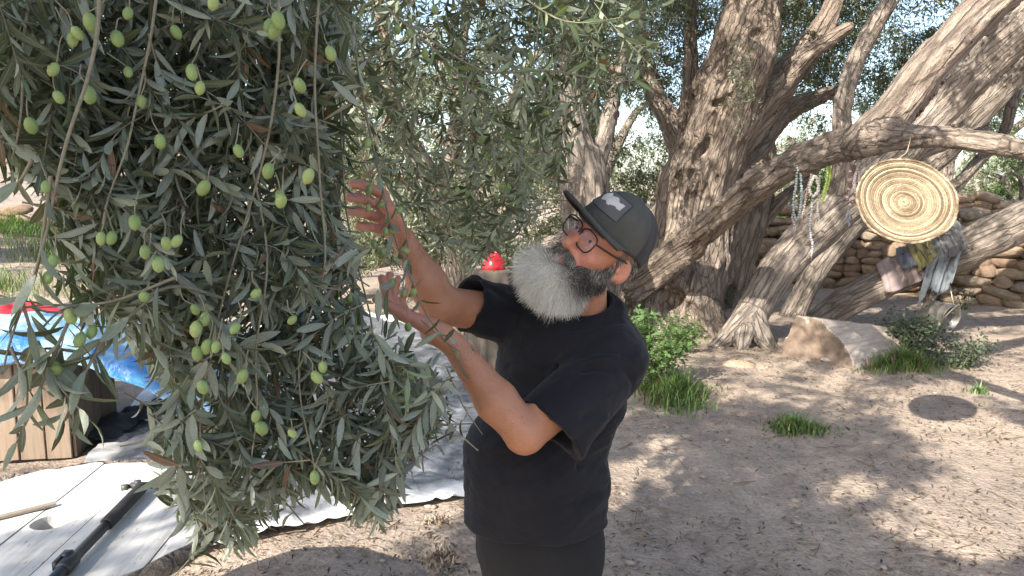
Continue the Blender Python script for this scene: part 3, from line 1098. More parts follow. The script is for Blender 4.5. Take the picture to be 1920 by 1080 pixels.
# --- trunks behind the man and behind the hanging branches
t_mid = empty('olive_tree', tuple(G(1105, 640)), 'grey fluted olive trunk standing behind the cap of the man', 'tree')
tree_body('trunk', [px_line([(1112, 640, 7.6, 66), (1108, 520, 7.6, 50), (1106, 420, 7.6, 46), (1100, 340, 7.6, 43), (1084, 260, 7.6, 29), (1068, 160, 7.6, 24), (1062, 30, 7.6, 18), (1050, -150, 7.6, 13)]),
                    px_line([(1105, 330, 7.6, 26), (1135, 250, 7.7, 18), (1160, 150, 7.8, 13), (1180, 20, 7.9, 9)]),
                    px_line([(1085, 440, 7.6, 28), (1030, 470, 7.9, 22), (1000, 520, 8.1, 26), (985, 600, 8.2, 30)])], 0.026, [(W(1140, 360, 7.3), (0.04, 0.12, 0.2)), (W(1085, 330, 7.3), (0.03, 0.08, 0.15))], 1.3, 'bark', t_mid, 29, 1.5)
crown(t_mid, pb([(1010, 330, 8.6, 0.55), (920, 400, 8.4, 0.55), (1140, 90, 8.6, 0.6), (1010, 80, 8.8, 0.8), (1080, 180, 9.0, 0.6), (930, 200, 9.0, 0.7), (1050, -120, 8, 1.2), (850, 330, 7.2, 0.5), (960, 300, 7.0, 0.5), (900, 430, 7.2, 0.35)]), 24000, 0.066, 0.016, 51)
t_pale = empty('olive_tree', tuple(G(850, 640)), 'sunlit pale olive tree with a sawn stub, behind the hanging branches', 'tree')
tree_body('trunk', [px_line([(885, 640, 8.6, 36), (855, 480, 8.6, 26), (815, 350, 8.5, 22), (760, 255, 8.3, 19), (735, 190, 8.0, 16), (720, 80, 8.0, 13), (700, -100, 8.0, 10)]),
                    px_line([(738, 200, 8.0, 15), (700, 180, 7.6, 13), (648, 176, 7.2, 12)]),
                    px_line([(818, 360, 8.5, 18), (850, 260, 8.6, 14), (860, 140, 8.7, 12), (880, -20, 8.8, 9)])], 0.026, [], 1.1, 'bark_pale', t_pale, 33)
crown(t_pale, pb([(700, 60, 8.2, 0.75), (830, 100, 8.2, 0.8), (620, 160, 8.6, 0.7), (560, 300, 9.0, 0.6), (740, 420, 8.8, 0.6), (640, 440, 9.2, 0.6), (760, -140, 7.8, 1.2), (760, 300, 7.0, 0.55), (650, 300, 7.2, 0.6), (680, 100, 7.0, 0.6)]), 24000, 0.066, 0.016, 53)

# --- trees on the slope at the left and beyond the wall
def far_tree(u, v0, Y, h, r, label, seed, n=7000, L=0.085, mat='leaf_far', wide=1.0, low=0.5):
    base = W(u, 400, Y)
    base[2] = float(gh(base[0], base[1]))
    root = empty('olive_tree', tuple(base), label, 'tree', 'trees on the slope and beyond the walls')
    rng = np.random.default_rng(seed)
    mb = MB()
    top = base + np.array([rng.normal(0, 0.25), rng.normal(0, 0.25), h * 0.55])
    for k in range(5):
        end = base + np.array([rng.normal(0, r * 0.55), rng.normal(0, r * 0.4), h * rng.uniform(0.7, 0.95)])
        pts = spline(np.array([[*(base - np.array([0, 0, 0.1])), 0.20], [*(base + (top - base) * 0.45 + rng.normal(0, 0.07, 3)), 0.14], [*((top + end) / 2), 0.08], [*end, 0.03]]), 5)
        mb.tube(pts[:, :3], pts[:, 3] * h / 4.0, 7)
    t = mb.mesh('trunk')
    at = t.attributes.new('bco', 'FLOAT_VECTOR', 'POINT')
    vv = np.empty(len(t.vertices) * 3, np.float32)
    t.vertices.foreach_get('co', vv)
    vv = vv.reshape(-1, 3) * np.array([1, 1, 0.2], np.float32)
    at.data.foreach_set('vector', np.ascontiguousarray(vv).ravel())
    keep(link('trunk', t, M['bark']), root)
    bl = []
    for k in range(8):
        a = rng.uniform(0, 6.28)
        bl.append((base[0] + math.cos(a) * r * 0.6 * wide, base[1] + math.sin(a) * r * 0.5, base[2] + h * rng.uniform(low, 0.95), r * rng.uniform(0.35, 0.6), 0.75))
    crown(root, bl, n, L, L * 0.26, seed, mat)
    return root


far_tree(-140, 0, 13, 4.6, 2.0, 'sunlit olive tree on the slope at the far left', 61, 9000)
far_tree(300, 0, 12, 4.6, 1.9, 'bushy olive tree behind the olive laden branch', 62, 9000)
far_tree(520, 0, 14, 5.2, 2.1, 'tall olive tree on the slope behind the green fruit', 63, 9000)
far_tree(700, 0, 16, 5.0, 2.2, 'olive tree beyond the pale trunk with the sawn stub', 64, 8000, 0.10)
far_tree(930, 0, 15, 5.0, 2.0, 'olive tree beyond the raised hands', 65, 8000, 0.10)
far_tree(1120, 0, 17, 4.6, 2.0, 'olive tree beyond the fluted trunk', 66, 7000, 0.10)
far_tree(1760, 0, 19, 4.6, 2.3, 'grey green olive tree on the hill beyond the straw tray', 69, 8000, 0.11)
far_tree(1560, 0, 17, 3.3, 1.5, 'small olive tree beyond the wall behind the hanging beads', 67, 6000, 0.10)
far_tree(1905, 0, 14.8, 2.7, 0.75, 'bright green bush above the upper terrace wall', 68, 4200, 0.085, 'leaf_green')
far_tree(1480, 0, 15.2, 2.2, 0.9, 'low leafy bush over the wall between the olive stems', 70, 4500, 0.085, 'leaf_green')
far_tree(2000, 0, 17, 4.4, 1.8, 'olive tree beyond the wall at the right edge', 71, 6000, 0.10)
far_tree(600, 0, 10.8, 3.3, 1.5, 'low olive tree close behind the curtain of green fruit', 81, 12000, 0.075, low=0.25)
far_tree(770, 0, 11.5, 3.2, 1.5, 'low spreading olive tree seen between the two raised hands', 82, 12000, 0.075, low=0.22)
far_tree(960, 0, 10.6, 3.0, 1.3, 'low olive tree behind the red bag', 83, 11000, 0.075, low=0.25)
far_tree(-480, 0, 11, 4.6, 2.0, 'olive tree at the left edge of the clearing', 72, 6000, 0.10)
# far wooded hillside closing the view
rng = np.random.default_rng(99)
bl = []
for k in range(46):
    x = rng.uniform(-34, 40)
    y = rng.uniform(26, 44)
    z = float(gh(x, y))
    bl.append((x, y, z + rng.uniform(0.4, 1.5 if x > -2 else 3.2), rng.uniform(1.2, 2.6), 0.7))
V, F, r = leaf_cloud(bl, 26000, 0.26, 0.10, rng, 99, spray=24, sd=0.5, gap=-0.4, thin=False)
fw = link('hillside_trees', mesh_np('hillside_trees', V, F, True, attrs={'rnd': r}), M['leaf_far'])
tag(fw, 'grey green trees massed on the far hillside', kind='stuff')
# ---------------------------------------------------------------- the olive tree whose laden branch hangs in front
t_front = empty('olive_tree', (-1.6, -2.2, 0), 'olive tree laden with green fruit, its drooping branches hanging in front of the man', 'tree')
V_FRONT = [px for px in ()]
front_lines = [np.array([[-1.6, -2.2, -0.1, 0.30], [-1.55, -2.1, 0.7, 0.23], [-1.5, -1.9, 1.6, 0.19], [-1.4, -1.5, 2.4, 0.13], [-1.15, -0.6, 3.0, 0.085], [-0.9, 0.3, 3.1, 0.06], [-0.6, 1.1, 2.9, 0.04], [-0.25, 2.0, 2.75, 0.025]]),
               np.array([[-1.5, -1.9, 1.6, 0.15], [-1.9, -1.6, 2.6, 0.11], [-2.3, -1.0, 3.5, 0.08], [-2.6, -0.3, 4.3, 0.05]]),
               np.array([[-1.4, -1.5, 2.4, 0.10], [-0.9, -1.7, 3.2, 0.08], [-0.2, -1.6, 4.0, 0.05]])]
tree_body('trunk', front_lines, 0.03, [], 1.0, 'bark', t_front, 37)
# its crown overhead keeps the man and the branch in shade
shade = [(-1.7, -0.9, 3.75, 1.55, 0.42), (-0.6, -0.3, 3.75, 1.35, 0.42), (-2.9, -0.4, 4.3, 1.2, 0.5), (-1.0, 0.9, 3.9, 1.25, 0.42), (0.3, 0.8, 3.8, 1.15, 0.42), (-2.0, 0.9, 4.0, 1.1, 0.4), (0.9, 2.0, 4.0, 1.1, 0.42), (-4.0, -1.7, 4.1, 1.1, 0.42)]
crown(t_front, shade, 40000, 0.085, 0.021, 77, 'leaf', ok=NV, gap=-0.25, droop=0.2)
crown(t_front, [(-1.75, -0.75, 3.65, 0.75, 0.5), (-1.35, -0.45, 3.4, 0.6, 0.5), (-2.1, -0.6, 3.9, 0.6, 0.5)], 14000, 0.085, 0.022, 78, 'leaf', ok=NV, gap=-3, thin=False)  # extra dense clump out of view, added to block sun from the man


def leaf_template(curl, fold, twist):
    """Lance-shaped olive leaf along +Y, length 1, folded at the midrib. 12 faces."""
    ts = [0.0, 0.12, 0.35, 0.65, 0.88, 1.0]
    ws = [0.02, 0.075, 0.118, 0.108, 0.055, 0.0]
    V, UV = [], []
    for t, w in zip(ts, ws):
        z = -curl * t * t + 0.03 * math.sin(3 * t)
        a = twist * t
        for s in (-1, 0, 1):
            x = s * w * math.cos(fold)
            zz = z + abs(s) * w * math.sin(fold)
            V.append((x * math.cos(a) - (zz - z) * math.sin(a), t - 0.12 * curl * t * t, z + x * math.sin(a) + (zz - z) * math.cos(a)))
            UV.append((0.5 + s * 0.5, t))
    F = []
    for i in range(5):
        for j in range(2):
            a, b = i * 3 + j, i * 3 + j + 1
            F.append((a, b, b + 3, a + 3))
    return np.array(V), np.array(F), np.array(UV)


TEMPL = [leaf_template(c, f, t) for c, f, t in ((0.05, 0.25, 0.1), (0.18, 0.35, -0.3), (-0.10, 0.2, 0.35), (0.28, 0.45, 0.15), (0.10, 0.6, -0.5), (0.0, 0.15, 0.0), (0.22, 0.1, 0.6), (-0.05, 0.5, -0.2))]


def frame(D, N):
    D = unit(D)
    S = unit(np.cross(D, N))
    return np.stack([S, D, np.cross(S, D)], 1)


POLY_A = np.array([(-40, -60), (640, -60), (650, 90), (660, 200), (640, 300), (650, 440), (720, 560), (800, 610), (862, 660), (830, 740), (800, 790), (775, 880), (735, 960), (705, 1005), (640, 930), (560, 920), (430, 1030), (350, 1020), (305, 930), (318, 720), (270, 650), (170, 590), (120, 430), (70, 345), (-40, 310)], float)
POLY_B = np.array([(560, -60), (1240, -60), (1235, 120), (1150, 190), (1060, 300), (1045, 350), (1020, 430), (960, 470), (880, 490), (790, 470), (730, 420), (720, 330), (650, 300), (600, 200)], float)
HANDS = np.array([(640, 335), (700, 325), (760, 390), (830, 500), (885, 505), (890, 640), (980, 780), (900, 840), (820, 690), (740, 655), (680, 595), (700, 500), (740, 480), (690, 440), (640, 425)], float)

rng = np.random.default_rng(2024)
shoots = []          # (points Nx3, radius)
leaves = []          # (base, dir, normal, length, kind)


def add_shoot(pts, r0, r1, L, gap, kind, start=0.12, jit=1.0, keep_=None, wide=1.0):
    """A shoot with opposite leaves in alternating planes."""
    pts = spline(np.asarray(pts, float), 6)
    seg = np.linalg.norm(np.diff(pts, axis=0), axis=1)
    cum = np.concatenate([[0], np.cumsum(seg)])
    tot = cum[-1]
    shoots.append((pts, np.linspace(r0, r1, len(pts))))
    s = tot * start + rng.uniform(0, gap)
    ph = rng.uniform(0, 6.28)
    k = 0
    while s < tot:
        i = min(np.searchsorted(cum, s) - 1, len(seg) - 1)
        i = max(i, 0)
        f = (s - cum[i]) / (seg[i] + 1e-9)
        p = pts[i] * (1 - f) + pts[i + 1] * f
        ax = unit(pts[i + 1] - pts[i])
        ref = unit(np.cross(ax, [0.3, 0.2, 1.0]))
        ref2 = np.cross(ax, ref)
        for sgn in (1, -1):
            if rng.random() < 0.08:
                continue
            a = ph + (k % 2) * 1.57 + rng.normal(0, 0.25) + (0 if sgn > 0 else math.pi)
            rad = math.cos(a) * ref + math.sin(a) * ref2
            sp = rng.uniform(0.55, 1.15)
            d = unit(ax * (1 - 0.45 * sp) + rad * sp + np.array([0, 0, -0.22]) + rng.normal(0, 0.12, 3))
            n = unit(ax * 0.9 - rad * 0.25 + rng.normal(0, 0.3, 3))
            tip = 1.0 - 0.45 * (s / tot) ** 4
            leaves.append((p + rad * 0.003, d, n, L * tip * rng.uniform(0.75, 1.15), kind, wide))
        s += gap * rng.uniform(0.75, 1.3)
        k += 1
    d = unit(pts[-1] - pts[-2])
    leaves.append((pts[-1], d, unit(np.cross(d, rand_unit(1, rng)[0])), L * 0.6, kind, wide))


def fill(poly, step, depth, length, L, gap, kind, up=0.30, hang=1.0, wide=1.0, avoid=None, grade=False):
    lo, hi = poly.min(0), poly.max(0)
    n = 0
    for u0 in np.arange(lo[0], hi[0], step):
        for v0 in np.arange(lo[1], hi[1], step):
            u, v = u0 + rng.uniform(0, step), v0 + rng.uniform(0, step)
            if not inside(poly, np.array(u), np.array(v)):
                continue
            for tr in range(10):
                Y = rng.uniform(*depth) + (0.36 * min(max(u / 800, 0), 1) if grade else 0)
                ln = rng.uniform(*length) * (1.0 if tr < 4 else 0.7)
                a = rng.normal(0, 0.75)
                d = unit([math.sin(a), rng.normal(0, 0.45), -hang * math.cos(a) * rng.uniform(0.5, 1) + 0.15])
                p0 = W(u, v, Y) - d * ln * 0.45
                p1 = p0 + d * ln * 0.55 + np.array([0, 0, 0.02])
                p2 = p0 + d * ln + np.array([0, 0, -0.10 * ln])
                uu, vv, _ = proj(np.array([p1, p2]))
                if inside(poly, uu, np.clip(vv, -40, 2000)).all():
                    break
            else:
                continue
            add_shoot([p0, p1 + rng.normal(0, 0.008, 3), p2], 0.0016, 0.0008, L, gap, kind, wide=wide)
            n += 1
    return n


LIMB_TOP = np.array([-0.75, 0.75, 3.0])
mains = [[(330, -420, 1.25), (300, -60, 1.15), (250, 200, 1.12), (200, 420, 1.1)],
         [(520, -420, 1.3), (530, -60, 1.25), (500, 260, 1.25), (420, 560, 1.25), (375, 800, 1.22), (390, 1000, 1.2)],
         [(640, -420, 1.4), (600, -60, 1.3), (590, 220, 1.3), (610, 480, 1.32), (560, 700, 1.3), (590, 890, 1.28)],
         [(430, -420, 1.35), (440, 40, 1.3), (470, 300, 1.28), (500, 480, 1.25), (480, 700, 1.25), (470, 900, 1.22)],
         [(760, -420, 1.6), (640, -40, 1.5), (640, 200, 1.5), (655, 420, 1.52), (700, 640, 1.55), (730, 840, 1.5), (705, 960, 1.48)],
         [(100, -420, 1.1), (180, -60, 1.02), (170, 130, 1.0), (110, 330, 1.0), (80, 480, 1.0), (30, 620, 1.0), (10, 700, 1.0)],
         [(100, -300, 1.15), (60, -60, 1.08), (40, 160, 1.05), (20, 300, 1.05)],
         [(420, 560, 1.25), (330, 540, 1.15), (230, 580, 1.1), (130, 580, 1.05), (60, 640, 1.03)],
         [(230, 600, 1.1), (190, 660, 1.06), (120, 680, 1.04), (60, 690, 1.02)],
         [(160, 690, 1.06), (140, 760, 1.03), (110, 800, 1.02)]]
for Lm in mains:
    pts = spline(np.array([W(u, v, Y) for u, v, Y in Lm]), 8)
    pts += 0.006 * np.stack([vnoise(pts * 9 + k * 10, k) for k in range(3)], 1)
    shoots.append((pts, np.linspace(0.0031, 0.0013, len(pts))))

nA = fill(POLY_A, 42, (1.04, 1.30), (0.15, 0.25), 0.063, 0.0128, 'leaf', wide=0.92, grade=True)
nA2 = fill(POLY_A, 72, (1.45, 1.75), (0.2, 0.3), 0.060, 0.0145, 'leaf', wide=0.88)
nB = fill(POLY_B, 36, (1.95, 2.9), (0.2, 0.34), 0.056, 0.017, 'mid')
nB2 = fill(np.array([(560, -60), (1240, -60), (1240, 120), (1100, 190), (760, 330), (620, 250)], float), 66, (2.2, 3.0), (0.22, 0.34), 0.056, 0.017, 'mid')
nB3 = fill(np.array([(720, 330), (1040, 260), (1030, 440), (990, 500), (840, 510), (770, 460)], float), 44, (2.3, 3.2), (0.2, 0.32), 0.054, 0.017, 'mid')
nC = fill(np.array([(640, 560), (800, 600), (870, 690), (840, 790), (780, 900), (700, 960), (600, 900)], float), 58, (1.4, 1.7), (0.14, 0.22), 0.05, 0.014, 'leaf')
# loose twigs hanging clear of the mass at the left
for P_, L_, g_ in (([(95, 330, 1.0), (82, 430, 1.0), (66, 520, 1.0), (30, 600, 1.0)], 0.066, 0.034), ([(330, 520, 1.1), (210, 565, 1.06), (110, 572, 1.03), (20, 560, 1.0)], 0.068, 0.026),
                   ([(150, 660, 1.04), (75, 655, 1.02), (10, 690, 1.0)], 0.06, 0.02), ([(190, 640, 1.05), (150, 720, 1.02), (120, 790, 1.01)], 0.075, 0.026), ([(280, 560, 1.1), (190, 640, 1.06), (120, 690, 1.04)], 0.06, 0.02), ([(60, 300, 1.0), (30, 345, 1.0), (-30, 370, 1.0)], 0.07, 0.022),
                   ([(130, 600, 1.03), (90, 690, 1.0), (60, 770, 1.0), (30, 830, 1.0)], 0.07, 0.028), ([(70, 640, 1.02), (110, 720, 1.0), (170, 790, 1.0)], 0.07, 0.024), ([(20, 650, 1.0), (50, 730, 1.0), (45, 800, 1.0)], 0.065, 0.026),
                   ([(40, 560, 1.0), (60, 640, 1.0), (40, 700, 1.0)], 0.07, 0.03), ([(250, 600, 1.15), (300, 670, 1.15), (330, 720, 1.15)], 0.06, 0.02)):
    add_shoot([W(*q) for q in P_], 0.0026, 0.001, L_, g_, 'leaf', start=0.05)
# sprig held in the hands and the pale young shoots
held0 = len(leaves)
add_shoot([W(*q) for q in ((660, 60, 1.6), (690, 230, 1.66), (712, 330, 1.69), (735, 430, 1.69), (765, 510, 1.68), (800, 590, 1.67), (852, 660, 1.66))], 0.0032, 0.0014, 0.058, 0.034, 'leaf', start=0.25)
add_shoot([W(*q) for q in ((700, 300, 1.72), (752, 400, 1.70), (765, 470, 1.68), (755, 540, 1.67))], 0.0024, 0.0012, 0.055, 0.04, 'leaf')
held1 = len(leaves)
add_shoot([W(*q) for q in ((790, 600, 1.64), (835, 640, 1.62), (862, 660, 1.61))], 0.002, 0.001, 0.045, 0.012, 'young')
add_shoot([W(*q) for q in ((838, 690, 1.66), (868, 760, 1.66), (905, 815, 1.66))], 0.002, 0.001, 0.045, 0.016, 'leaf')
add_shoot([W(*q) for q in ((720, 10, 1.9), (800, 80, 1.85), (870, 150, 1.8), (905, 200, 1.8), (940, 260, 1.8), (995, 320, 1.8), (1010, 345, 1.8))], 0.0032, 0.0012, 0.062, 0.034, 'young', start=0.3)
add_shoot([W(*q) for q in ((760, 40, 1.9), (900, 130, 1.8), (1030, 132, 1.75), (1130, 150, 1.7), (1215, 150, 1.66))], 0.003, 0.0012, 0.075, 0.05, 'young', start=0.4)
add_shoot([W(*q) for q in ((960, -20, 1.9), (1060, 40, 1.8), (1180, 30, 1.75), (1240, 10, 1.72))], 0.0026, 0.001, 0.06, 0.026, 'young', start=0.2)
add_shoot([W(*q) for q in ((990, 150, 1.9), (1005, 90, 1.85), (1010, 30, 1.85))], 0.002, 0.001, 0.06, 0.04, 'young')
add_shoot([W(*q) for q in ((700, 700, 1.4), (760, 690, 1.38), (760, 760, 1.38))], 0.002, 0.001, 0.052, 0.016, 'young')
add_shoot([W(*q) for q in ((730, 700, 1.5), (790, 760, 1.5), (835, 820, 1.5))], 0.002, 0.001, 0.03, 0.06, 'leaf')

# ---- fruit
OL = [(145, 62, 1.05), (170, 42, 1.04), (136, 74, 1.07), (220, 72, 1.08), (100, 130, 1.04), (110, 182, 1.05), (168, 178, 1.04), (58, 235, 1.06), (87, 350, 1.0), (240, 25, 1.15), (360, 135, 1.15), (375, 165, 1.16), (522, 38, 1.12), (505, 48, 1.2), (515, 58, 1.16), (240, 135, 1.25),
      (745, 55, 1.62), (768, 62, 1.66), (797, 100, 1.6), (503, 320, 1.08), (578, 330, 1.12), (527, 377, 1.1), (382, 352, 1.15), (447, 283, 1.16), (253, 417, 1.05), (272, 472, 1.04), (297, 495, 1.06), (190, 447, 1.05), (209, 446, 1.06), (332, 452, 1.08), (312, 456, 1.12), (98, 490, 1.0), (90, 520, 1.02), (132, 593, 1.02), (270, 556, 1.12),
      (105, 690, 1.01), (150, 637, 1.04), (172, 622, 1.08), (367, 617, 1.12), (384, 598, 1.14), (370, 662, 1.12), (388, 650, 1.13), (405, 650, 1.12), (424, 672, 1.1), (441, 615, 1.1), (366, 580, 1.18), (380, 725, 1.12), (372, 836, 1.1), (480, 780, 1.15), (455, 705, 1.2), (490, 802, 1.18), (594, 707, 1.3), (605, 688, 1.3), (548, 600, 1.28),
      (562, 160, 1.1), (563, 206, 1.1), (690, 268, 1.4), (692, 355, 1.66), (690, 390, 1.66), (715, 383, 1.65), (749, 394, 1.67), (701, 457, 1.65), (717, 472, 1.66), (723, 434, 1.67), (737, 432, 1.69), (760, 470, 1.66), (734, 532, 1.66), (757, 550, 1.65), (775, 548, 1.67), (765, 613, 1.64), (728, 412, 1.7),
      (890, 254, 2.1), (903, 262, 2.08), (915, 293, 2.1), (835, 360, 2.1), (858, 357, 2.1), (877, 362, 2.12), (940, 350, 2.1), (951, 349, 2.12), (1025, 212, 2.2), (1012, 230, 2.2), (1066, 272, 2.2), (816, 18, 1.7), (330, 60, 1.3), (640, 600, 1.4), (590, 895, 1.28), (548, 812, 1.3), (655, 560, 1.45), (480, 550, 1.25), (265, 190, 1.2), (400, 5, 1.1), (525, 368, 1.3), (25, 45, 1.15), (300, 265, 1.25), (620, 100, 1.35)]
m = NT('green_olive')
co = m.coord()
oi = m.n('ObjectInfo')
c = m.ramp(oi.outputs['Random'], [(0, (0.165, 0.235, 0.075)), (0.5, (0.215, 0.30, 0.105)), (1, (0.27, 0.335, 0.12))])
c = m.mix(0.5, c, m.ramp(m.noise(co, 2.4, 4), [(0.3, 0.72), (0.7, 1.2)]), 'MULTIPLY')
sp = m.ramp(m.vor(co, 7), [(0.05, 1.0), (0.12, 0.0)])
c = m.mix(m.math('MULTIPLY', sp, 0.35), c, (0.42, 0.47, 0.22))
m.set(color=c, rough=0.55, normal=m.bump(m.noise(co, 5, 3), 0.1, 0.03), Subsurface_Weight=0.12)
m.b.inputs['Subsurface Radius'].default_value = (0.3, 0.5, 0.1)
m.b.inputs['Subsurface Scale'].default_value = 0.01
M['olive'] = m.m
th = np.linspace(0, 2 * np.pi, 10, endpoint=False)
prof = [(0.02, 1.02), (0.35, 0.96), (0.72, 0.72), (0.96, 0.28), (1.0, -0.15), (0.86, -0.6), (0.52, -0.92), (0.16, -1.06), (0.01, -1.12)]
OV = np.array([(r * math.cos(a), r * math.sin(a), z) for r, z in prof for a in th])
OF = np.array([(i * 10 + j, (i + 1) * 10 + j, (i + 1) * 10 + (j + 1) % 10, i * 10 + (j + 1) % 10) for i in range(len(prof) - 1) for j in range(10)])
ome = []
for k in range(3):
    me = mesh_np('olive', OV * (1 + 0.03 * vnoise(OV * 1.5 + k * 9, k))[:, None], OF)
    me.materials.append(M['olive'])
    ome.append(me)
T0i = Matrix.Translation(t_front.location).inverted()
OLP = []
for u, v, Y in OL:
    if Y < 1.5 and u < 640:
        Y = 1.0 + (Y - 1.0) * 0.55
    OLP.append((u, v, Y))
    o = link('olive', ome[rng.integers(3)], None, t_front)
    o.matrix_parent_inverse = T0i
    sc = rng.uniform(0.78, 1.14)
    p = W(u, v, Y)
    R = Matrix.Rotation(rng.normal(0, 0.35), 4, 'Y') @ Matrix.Rotation(rng.normal(0, 0.3), 4, 'X')
    o.matrix_basis = Matrix.Translation(Vector(p)) @ R @ Matrix.Diagonal((0.0080 * sc, 0.0080 * sc, 0.0108 * sc, 1))
    top = p + np.array(R.to_3x3() @ Vector((0, 0, 0.0108 * sc)))
    e = top + np.array([rng.normal(0, 0.012), rng.normal(0, 0.008), rng.uniform(0.018, 0.04)])
    shoots.append((spline(np.array([top, (top + e) / 2 + rng.normal(0, 0.003, 3), e]), 3), np.full(7, 0.0010)))

# ---- leaves: drop those that would cover hands or pass the outline, then the largest in view become objects of their own
pol = np.array([l[0] + l[1] * l[3] * 0.6 for l in leaves])
U, Vv, Dp = proj(pol)
ub, vb, _ = proj(np.array([l[0] for l in leaves]))
ut, vt, _ = proj(np.array([l[0] + l[1] * l[3] for l in leaves]))
inh = (inside(HANDS, U, Vv) | inside(HANDS, ub, vb) | inside(HANDS, ut, vt)) & (Dp < 2.1)
faceb = ((U > 1010) & (U < 1260) & (Vv > 355) & (Vv < 640)) | ((U > 905) & (U < 1230) & (Vv > 500))
rr = rng.random(len(leaves))
cover = np.zeros(len(leaves), bool)
for u, v, Y in OLP:
    for k in (0.25, 0.5, 0.75):
        uk, vk = ub + (ut - ub) * k, vb + (vt - vb) * k
        cover |= (np.hypot(uk - u, vk - v) < 20) & (Dp < Y)
keep_leaf = ~(inh & (rr > np.where((np.arange(len(leaves)) >= held0) & (np.arange(len(leaves)) < held1), 0.6, 0.09))) & ~faceb & ~(cover & (rr > 0.55))
pp = np.array([l[0] for l in leaves])
Up, Vp, Dpp = proj(pp)
size = np.array([l[3] for l in leaves]) * FPX / np.maximum(Dpp, 0.3)
vis = (U > 0) & (U < 1920) & (Vv > 0) & (Vv < 1080) & keep_leaf
fgm = np.array([l[4] in ('leaf', 'young') for l in leaves])
# nearest first: they are the ones seen unobstructed
order = np.argsort(np.where(vis & fgm, Dpp - 0.0015 * size, 1e9))[:300]
isobj = np.zeros(len(leaves), bool)
isobj[order] = True
lme = {}
for kind, mat in (('leaf', 'leaf'), ('young', 'leaf_young')):
    lme[kind] = []
    for V, F, UV in TEMPL:
        me = mesh_np('leaf', V, F, True, UV)
        me.materials.append(M[mat])
        lme[kind].append(me)
buf = {'leaf': MB(), 'young': MB(), 'mid': MB()}
nobj = 0
for i, (p, d, n, L, kind, wide) in enumerate(leaves):
    if not keep_leaf[i]:
        continue
    R = frame(d, n)
    t = rng.integers(len(TEMPL))
    wd = wide * rng.uniform(0.85, 1.15)
    if isobj[i]:
        o = link('leaf', lme[kind][t], None, t_front)
        o.matrix_parent_inverse = T0i
        Mx = Matrix([list(R[k] * np.array([L * wd, L, L])) + [p[k]] for k in range(3)] + [[0, 0, 0, 1]])
        o.matrix_basis = Mx
        nobj += 1
    elif kind == 'mid':
        V, F, UV = TEMPL[t]
        V4 = np.array([V[1], V[8], V[16], V[6]]) if False else V[[1, 8, 16, 6]]
        buf[kind].add((V4 * np.array([L * wd * 1.15, L, L])) @ R.T + p, np.array([[0, 1, 2, 3]]), r=rng.random())
    else:
        V, F, UV = TEMPL[t]
        buf[kind].add((V * np.array([L * wd, L, L])) @ R.T + p, F, UV, rng.random())
for kind, mat, nm in (('leaf', 'leaf', 'foliage'), ('young', 'leaf_young', 'young_foliage'), ('mid', 'leaf_mid', 'inner_foliage')):
    o = buf[kind].build(nm, M[mat])
    o['kind'] = 'stuff'
    keep(o, t_front)
mb = MB()
for k, (pts, rad) in enumerate(shoots):
    us_, vs_, ds_ = proj(pts)
    if rad[0] < 0.003 and len(pts) > 8 and (inside(HANDS, us_, vs_) & (ds_ < 2.1)).mean() > 0.25 and abs(rad[0] - 0.0016) < 1e-6:
        continue
    mb.tube(pts, rad, 5, False, rng.random())
m = NT('green_twig')
c = m.ramp(m.noise(m.coord(), 40, 4), [(0.3, (0.12, 0.112, 0.08)), (0.7, (0.23, 0.21, 0.15))])
m.set(color=c, rough=0.7)
M['twig'] = m.m
o = mb.build('twigs', M['twig'])
o['kind'] = 'stuff'
o.name = 'shoot'
keep(o, t_front)
print('leaves', len(leaves), 'objects', nobj, 'shoots', nA, nA2, nB, nB2, nC)
# ---------------------------------------------------------------- coiled straw tray hanging from the bough
c0 = W(1695, 381, 4.07)
TR = 0.245
root = empty('straw_tray', tuple(c0), 'large round coiled straw tray hanging from the bough in the sun', 'tray')
fw_ = unit(np.array([-0.12, -0.87, 0.46]))
rx = unit(np.cross(np.array([0, 0, 1.0]), -fw_)) * -1
rx = unit(np.cross(-fw_, [0, 0, 1.0]))
rz = np.cross(rx, -fw_)
rz = rz if rz[2] > 0 else -rz
rng = np.random.default_rng(8)
turns = 23
nn = turns * 90
t = np.linspace(0.02, 1, nn)
a = t * turns * 2 * np.pi
rad = t * TR * (1 + 0.012 * np.sin(3 * a + 1) + 0.02 * np.sin(a + 0.6))
dish = 0.03 * (t ** 2) + 0.0025 * vnoise(np.stack([a * 2.2, t * 9, 0 * t], 1), 3)
P = c0 + (np.cos(a) * rad * 1.0)[:, None] * rx + (np.sin(a) * rad * 0.985)[:, None] * rz + dish[:, None] * fw_
tr = TR / turns * 0.56 * (1 + 0.16 * np.abs(np.sin(a * 11 * np.maximum(t, 0.15) * 2)) + 0.1 * vnoise(np.stack([a * 4, t, t], 1), 7))
mb = MB()
mb.tube(P, tr, 7, True)
m = NT('straw')
oc = m.coord()
uvn = m.n('UVMap')
sx = m.n('SeparateXYZ')
m.l(uvn.outputs[0], sx.inputs[0])
n0 = m.noise(m.coord(scale=(1, 1, 1)), 9, 5, 0.6)
ring = m.n('TexNoise', noise_dimensions='1D')
m.l(m.math('MULTIPLY', sx.outputs[0], 3.4), ring.inputs['W'])
n2 = m.noise(oc, 90, 3, 0.7)
c = m.ramp(m.math('ADD', m.math('MULTIPLY', n0, 0.3), m.math('MULTIPLY', ring.outputs['Fac'], 0.7)), [(0.38, (0.10, 0.066, 0.037)), (0.5, (0.215, 0.165, 0.10)), (0.62, (0.36, 0.295, 0.195))])
c = m.mix(0.75, c, m.ramp(n2, [(0.3, 0.5), (0.65, 1.3)]), 'MULTIPLY')
